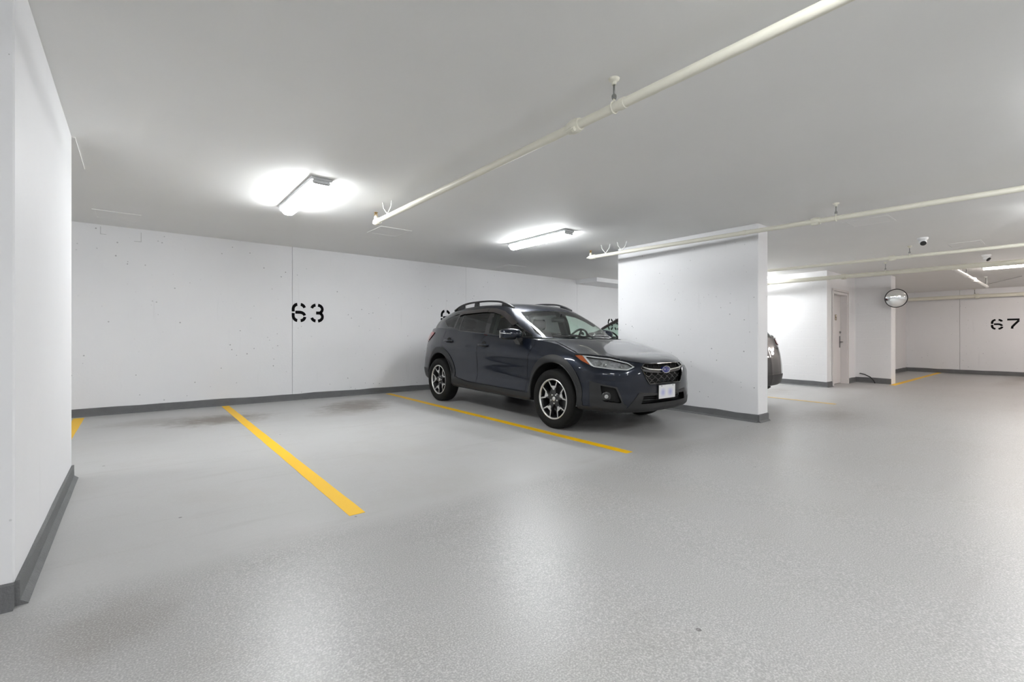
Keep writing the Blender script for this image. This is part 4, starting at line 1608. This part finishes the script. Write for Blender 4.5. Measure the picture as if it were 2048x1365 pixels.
    secs = [(-.845, .030, .046, 1.066), (-.82, .050, .060, 1.068), (-.72, .066, .068, 1.074), (-.62, .072, .070, 1.078), (-.53, .066, .062, 1.084), (-.475, .044, .044, 1.086), (-.455, .012, .016, 1.086)]
    mxo = lambda y: -.11 - .09 * (abs(y) - .84) / .2
    # housing elongated sideways: section runs along y, thickness in x
    V, F = [], []
    ysec = [(-1.055, .030, .040), (-1.045, .046, .056), (-1.00, .060, .068), (-.94, .066, .071), (-.88, .060, .064), (-.845, .040, .044), (-.835, .012, .016)]
    for (y, rx, rz) in ysec:
        for k in range(20):
            a = 2 * PI * k / 20
            ca, sa = math.cos(a), math.sin(a)
            ca = math.copysign(abs(ca) ** .7, ca)
            sa = math.copysign(abs(sa) ** .7, sa)
            V.append((-.53 + mxo(y) + rx * ca + (.0 if ca < 0 else rx * .35 * ca), y, 1.078 + rz * sa))
    for i in range(len(ysec) - 1):
        for k in range(20):
            k2 = (k + 1) % 20
            F.append((i * 20 + k, i * 20 + k2, (i + 1) * 20 + k2, (i + 1) * 20 + k))
    F += [tuple(range(19, -1, -1)), tuple(range((len(ysec) - 1) * 20, len(ysec) * 20))]
    mm.add(V, F)
    mo = C.mb('wing_mirror', mm, paint, mirror=True, autosmooth=60)
    gm = MB()
    gm.prism([(-1.035, 1.030), (-.86, 1.025), (-.86, 1.128), (-1.035, 1.122)], lambda y, z: (-.600 + mxo(y), y, z), lambda y, z: (-.592 + mxo(y), y, z))
    C.mb('mirror_glass', gm, 'mirror', parent=mo, mirror=True)
    ind = MB()
    ind.tube([(x + mxo(y), y, z) for x, y, z in ((-.545, -1.056, 1.092), (-.500, -1.056, 1.090), (-.462, -1.035, 1.088), (-.446, -.99, 1.084))], .006, 8)
    C.mb('mirror_indicator', ind, 'chrome', parent=mo, mirror=True)
    arm = MB()
    arm.prism([(-.66, .955), (-.57, .945), (-.60, 1.035), (-.68, 1.035)], lambda x, z: (x, -.845 + (z - .95) * .2, z), lambda x, z: (x, -.885 - (z - .95) * .5, z))
    C.mb('mirror_arm', arm, 'gloss_black', parent=mo, mirror=True)
    # the wing mirror on the driver's side is folded back against the door
    hx, hy_, th_ = -.62, .865, math.radians(72)
    mo[1].rotation_euler = (0, 0, th_)
    mo[1].location = (hx - (hx * math.cos(th_) - hy_ * math.sin(th_)), hy_ - (hx * math.sin(th_) + hy_ * math.cos(th_)), 0)
    # ------------------------------------------------ door handles
    for (x0, x1, z, dpar) in ((-2.47, -2.235, .967, doors[1]), (-1.515, -1.285, .925, doors[0])):
        xm = (x0 + x1) / 2
        k = np.argmin(np.hypot(G[:, :, 0] - xm, G[:, :, 2] - z))
        yb = G.reshape(-1, 3)[k][1]
        cup = MB()
        prof = [(max(.052 * math.cos(PI / 2 * i / 6), .001), .004 + .0 * i) for i in range(7)]
        cup.lathe([(.056, -.002), (.052, .002), (.0015, .0025)], (xm, yb + .001, z), (0, -1, .12), 20)
        cu = C.mb('handle_cup', cup, 'cavity', parent=dpar, mirror=True)
        hd_ = MB()
        pts4 = [(x0, yb + .004, z), (x0 + .02, yb - .018, z), (xm, yb - .034, z), (x1 - .02, yb - .022, z), (x1, yb + .004, z)]
        ps4, _ = spline(np.array(pts4), 17)
        hd_.tube(ps4, [.013 + .004 * math.sin(PI * i / 16) for i in range(17)], 10)
        C.mb('door_handle', hd_, paint, parent=dpar, mirror=True, autosmooth=60)
    # wipers
    wp = MB()
    for (ya, yb_, xo) in ((.45, -.12, 0), (-.05, -.55, -.02)):
        q = []
        for i in range(9):
            f = i / 8
            y = ya + (yb_ - ya) * f
            j = np.argmin(np.hypot(GG[:, :, 1] + abs(y), GG[:, :, 2] - (1.038 + .03 * f * (1 - f))) + (np.arange(ng) > 60)[None] * 9)
            p = GG.reshape(-1, 3)[j]
            q.append((p[0] + .016, y, p[2] + .012))
        wp.tube(q, .008, 6)
    C.mb('wiper', wp, 'black_plastic')
    # ------------------------------------------------ underside and cabin
    ub = MB()
    ub.box(-3.35, .70, -.56, .56, .235, .30, .03)
    C.mb('underbody', ub, 'cavity')
    ub = MB()
    ub.box(-2.2, -.40, -.80, .80, .27, .36, .02)
    C.mb('underbody', ub, 'cavity')
    cabin = MB()
    cabin.box(-3.30, -.45, -.70, .70, .30, .62)
    cabin.box(-3.30, -2.62, -.62, .62, .62, 1.0)
    cabin.box(-.46, .55, -.55, .55, .34, .70)
    for sgn in (-1, 1):
        a, c = sorted((sgn * .70, sgn * .775))
        cabin.box(-2.55, -.40, a, c, .35, 1.02)
        cabin.box(-2.50, -1.20, a, c, 1.02, 1.055)
    cabin.box(.38, .55, -.45, .45, .30, .74)
    nc_ = MB()
    nc_.box(.60, .775, -.43, .43, .335, .755, .01)
    C.mb('nose_cavity', nc_, 'cavity')
    ca = C.mb('cabin_lining', cabin, 'interior')[0]
    ds = MB()
    V, F = [], []
    ys = np.linspace(-.70, .70, 19)
    for y in ys:
        bump = .035 * math.exp(-((y - .36) / .2) ** 2)
        fr_x = -.14 - .22 * (abs(y) / .7) ** 3
        V += [(fr_x, y, 1.0), (-.45, y, 1.0 + bump), (-.62, y, .99 + bump), (-.70, y, .93), (-.66, y, .70), (fr_x, y, .70)]
    for i in range(18):
        for a in range(6):
            F.append((i * 6 + a, i * 6 + (a + 1) % 6, (i + 1) * 6 + (a + 1) % 6, (i + 1) * 6 + a))
    F += [tuple(range(5, -1, -1)), tuple(range(108, 114))]
    ds.add(V, F)
    C.mb('dashboard', ds, 'interior', autosmooth=50)
    sw = MB()
    cyc = Vector((-.80, .36, .985))
    axn = Vector((-.9, 0, .42)).normalized()
    u_ = Vector((0, 1, 0))
    w_ = axn.cross(u_)
    sw.tube([cyc + (u_ * math.cos(2 * PI * i / 28) + w_ * math.sin(2 * PI * i / 28)) * .185 for i in range(29)], .016, 8, False)
    for a in (0, 180, 270):
        e = cyc + (u_ * math.cos(math.radians(a)) + w_ * math.sin(math.radians(a))) * .18
        sw.tube([cyc, e], .016, 6)
    sw.lathe([(.06, -.02), (.062, .02), (.04, .03)], cyc, axn, 16)
    C.mb('steering_wheel', sw, 'black_plastic')
    for sy in (-.36, .36):
        for (sx_, w) in ((-1.25, .25), (-2.15, .27)):
            st = MB()
            st.box(sx_ - .28, sx_ + .28, sy - w, sy + w, .50, .66, .05)
            so = C.mb('car_seat', st, 'seat', autosmooth=60)[0]
            bk = MB()
            secs = [(sx_ - .24, .60, w * .95, .07), (sx_ - .30, .85, w * .95, .075), (sx_ - .36, 1.08, w * .85, .06), (sx_ - .38, 1.13, w * .6, .04)]
            V, F = [], []
            for (x, z, hw_, th) in secs:
                for (oy, ox) in ((-1, .6), (-.8, 1), (.8, 1), (1, .6), (1, -.6), (.8, -1), (-.8, -1), (-1, -.6)):
                    V.append((x + ox * th, sy + oy * hw_, z))
            for i in range(len(secs) - 1):
                for a in range(8):
                    F.append((i * 8 + a, i * 8 + (a + 1) % 8, (i + 1) * 8 + (a + 1) % 8, (i + 1) * 8 + a))
            F += [tuple(range(7, -1, -1)), tuple(range(24, 32))]
            bk.add(V, F)
            C.mb('seat_back', bk, 'seat', parent=so, autosmooth=60)
            hr = MB()
            hr.box(sx_ - .44, sx_ - .34, sy - .13, sy + .13, 1.15, 1.31, .04)
            for k in (-.06, .06):
                hr.tube([(sx_ - .38, sy + k, 1.08), (sx_ - .39, sy + k, 1.2)], .007, 6)
            C.mb('headrest', hr, 'seat', parent=so, autosmooth=60)
    rm = MB()
    rm.box(-.80, -.76, -.17, .07, 1.245, 1.315, .018)
    ro = C.mb('rear_view_mirror', rm, 'black_plastic')[0]
    st = MB()
    st.tube([(-.77, -.02, 1.31), (-.74, -.02, 1.36)], .012, 8)
    ph = MB()
    ph.lathe([(.03, -.012), (.034, 0), (.03, .012)], (-.34, -.04, 1.085), (.8, -.4, .3), 16)
    ph.tube([(-.34, -.04, 1.085), (-.36, -.02, 1.00)], .012, 8)
    po_ = C.mb('phone_mount', ph, 'black_plastic')[0]
    ph = MB()
    ph.tube([(-.30, -.10, 1.075), (-.20, .0, 1.03)], .006, 6)
    C.mb('mount_stalk', ph, 'white_plastic', parent=po_)
    C.mb('mirror_stem', st, 'black_plastic', parent=ro)
    hl_ = MB()
    V, F = [], []
    for x in np.linspace(-1.02, -2.9, 9):
        ze = float(np.interp(-x, [-v for v in (-1.0, -1.3, -1.6, -2.1, -2.55, -2.9)], [1.372, 1.435, 1.455, 1.455, 1.42, 1.36]))
        for y in (-.54, -.3, 0, .3, .54):
            V.append((x, y, ze + .035 * (1 - (y / .54) ** 2)))
    for i in range(8):
        for a in range(4):
            F.append((i * 5 + a, i * 5 + a + 1, i * 5 + a + 6, i * 5 + a + 5))
    hl_.add(V, F)
    C.mb('headliner', hl_, 'headliner')
    # B pillars inside
    bp_ = MB()
    bp_.prism([(-1.36, 1.0), (-1.48, 1.0), (-1.48, 1.46), (-1.38, 1.46)], lambda x, z: (x, -.77 + max(0, z - 1.0) * .40, z), lambda x, z: (x, -.72 + max(0, z - 1.0) * .40, z))
    C.mb('pillar_trim', bp_, 'interior', mirror=True)

    # ------------------------------------------------ wheels
    def wheel(x, sgn, rot):
        yo = .775 * sgn
        w = bpy.data.objects.new('wheel', None)
        w.empty_display_size = .1
        link(w, root)
        w.location = (x, yo, .341)
        w.rotation_euler = (0, rot, 0 if sgn < 0 else PI)
        return w

    def fill_wheel(w, mk):
        # local: outboard is -y
        ty = MB()
        prof = [(.228, -.085), (.238, -.098), (.262, -.108), (.295, -.108), (.322, -.098), (.336, -.082), (.3405, -.055), (.342, 0), (.3405, .055), (.336, .082), (.322, .098), (.29, .108), (.25, .105), (.228, .085)]
        ty.lathe([(r, -h) for r, h in prof], (0, 0, 0), (0, 1, 0), 64, (False, False))
        ty.obj('tyre', 'rubber', w, autosmooth=40)
        bar_ = MB()
        bar_.lathe([(.226, .09), (.20, .08), (.195, -.02), (.214, -.07), (.222, -.082)], (0, 0, 0), (0, 1, 0), 48, (False, False))
        bo = bar_.obj('rim_barrel', 'alloy_black', w, autosmooth=50)
        lp = MB()
        lp.lathe([(.232, -.080), (.2325, -.092), (.226, -.096), (.217, -.092), (.213, -.080)], (0, 0, 0), (0, 1, 0), 64, (False, False))
        lp.obj('rim_lip', 'alloy', w, autosmooth=60)
        dk = MB()
        dk.lathe([(.06, .0), (.150, .0), (.150, .02), (.06, .02)], (0, -.005, 0), (0, 1, 0), 40)
        dk.obj('brake_disc', 'disc', w, autosmooth=40)
        bk = MB()
        bk.lathe([(.196, .03), (.02, .03)], (0, 0, 0), (0, 1, 0), 32, (False, True))
        bk.obj('wheel_back', 'cavity', w)
        hub = MB()
        hub.lathe([(.075, -.02), (.072, -.055), (.055, -.066), (.035, -.068)], (0, 0, 0), (0, 1, 0), 32, (False, True))
        ho = hub.obj('hub', 'alloy_black', w, autosmooth=40)
        cp = MB()
        cp.lathe([(.025, -.066), (.025, -.072), (.020, -.075), (.002, -.0755)], (0, 0, 0), (0, 1, 0), 24, (False, True))
        cp.obj('centre_cap', 'alloy', ho, autosmooth=40)
        for i in range(5):
            a = 2 * PI * (i + .5) / 5 + PI / 2
            lg = MB()
            lg.lathe([(.010, -.05), (.010, -.070), (.006, -.072)], (.052 * math.cos(a), 0, .052 * math.sin(a)), (0, 1, 0), 6, (False, True))
            lg.obj('lug_nut', 'alloy', ho)
        for i in range(5):
            a = PI / 2 + 2 * PI * i / 5
            ca, sa = math.cos(a), math.sin(a)
            R2 = lambda u, v: (u * ca - v * sa, u * sa + v * ca)      # u radial, v tangential

            def face(poly, y0, y1, f=None):
                mb = MB()
                mb.prism(poly, lambda u, v: (R2(u, v)[0], y1, R2(u, v)[1]), lambda u, v: (R2(u, v)[0], y0 + .022 * (1 - min(1, u / .2)), R2(u, v)[1]))
                return mb
            sp_ = MB()
            for poly in ([(.05, -.030), (.10, -.030), (.150, -.045), (.150, .045), (.10, .030), (.05, .030)],
                         [(.12, -.036), (.212, -.080), (.217, -.062), (.150, -.020)], [(.12, .036), (.150, .020), (.217, .062), (.212, .080)]):
                sp_.V, sp_.F = sp_.V, sp_.F
                f2 = face(poly, -.078, -.03)
                sp_.add(f2.V, f2.F)
            so = sp_.obj('spoke', 'alloy_black', w)
            sf_ = MB()
            for poly in ([(.102, -.008), (.150, -.039), (.150, .039), (.102, .008)],
                         [(.128, -.036), (.215, -.081), (.217, -.072), (.146, -.030)], [(.128, .036), (.146, .030), (.217, .072), (.215, .081)]):
                f2 = face(poly, -.081, -.06)
                sf_.add(f2.V, f2.F)
            sf_.obj('spoke_face', 'alloy', so)

    for (x, rots) in ((0, (math.radians(-3), .3)), (-2.665, (math.radians(-17), .8))):
        for sgn, rot in zip((-1, 1), rots):
            w = wheel(x, sgn, rot)
            if x == 0 and sgn == -1:
                fill_wheel(w, None)
                proto = w
            else:
                for ch in proto.children:
                    copy_tree(ch, w)
    # rear mud flap / suspension hint
    ex_ = MB()
    ex_.tube([(-2.665, -.66, .33), (-2.665, .66, .33)], .03, 8)
    ex_.tube([(0, -.66, .33), (0, .66, .33)], .025, 8)
    C.mb('axle', ex_, 'cavity')
    return C


def S_y(S):
    return S.V[:, 1]


def place_car(name, label, x, y, yaw, scale, paint, cat='car', plate=True):
    f = Vector((math.cos(yaw), math.sin(yaw), 0))
    z0 = fz(x, y)
    r = Vector((x, y, 0)) - f * 2.665 * scale
    z1 = fz(r.x, r.y)
    pit = math.atan2(z0 - z1, 2.665 * scale)
    root = thing(name, label, cat, (x, y, z0 - .0), yaw, None, scale)
    root.rotation_mode = 'ZYX'
    root.rotation_mode = 'XYZ'
    root.rotation_euler = (Matrix.Rotation(yaw, 3, 'Z') @ Matrix.Rotation(-pit, 3, 'Y')).to_euler('XYZ')
    build_car(root, paint, plate=plate)
    return root


place_car('parked_car', 'dark grey-blue crossover hatchback with roof rails backed into bay 64', 4.6352, 3.8361, -1.5936, 1.0189, 'paint')
place_car('parked_car', 'black car parked nose-in behind the east pier wall, only bits showing', 7.60, 6.54, PI / 2, 1.0, 'paint_black')
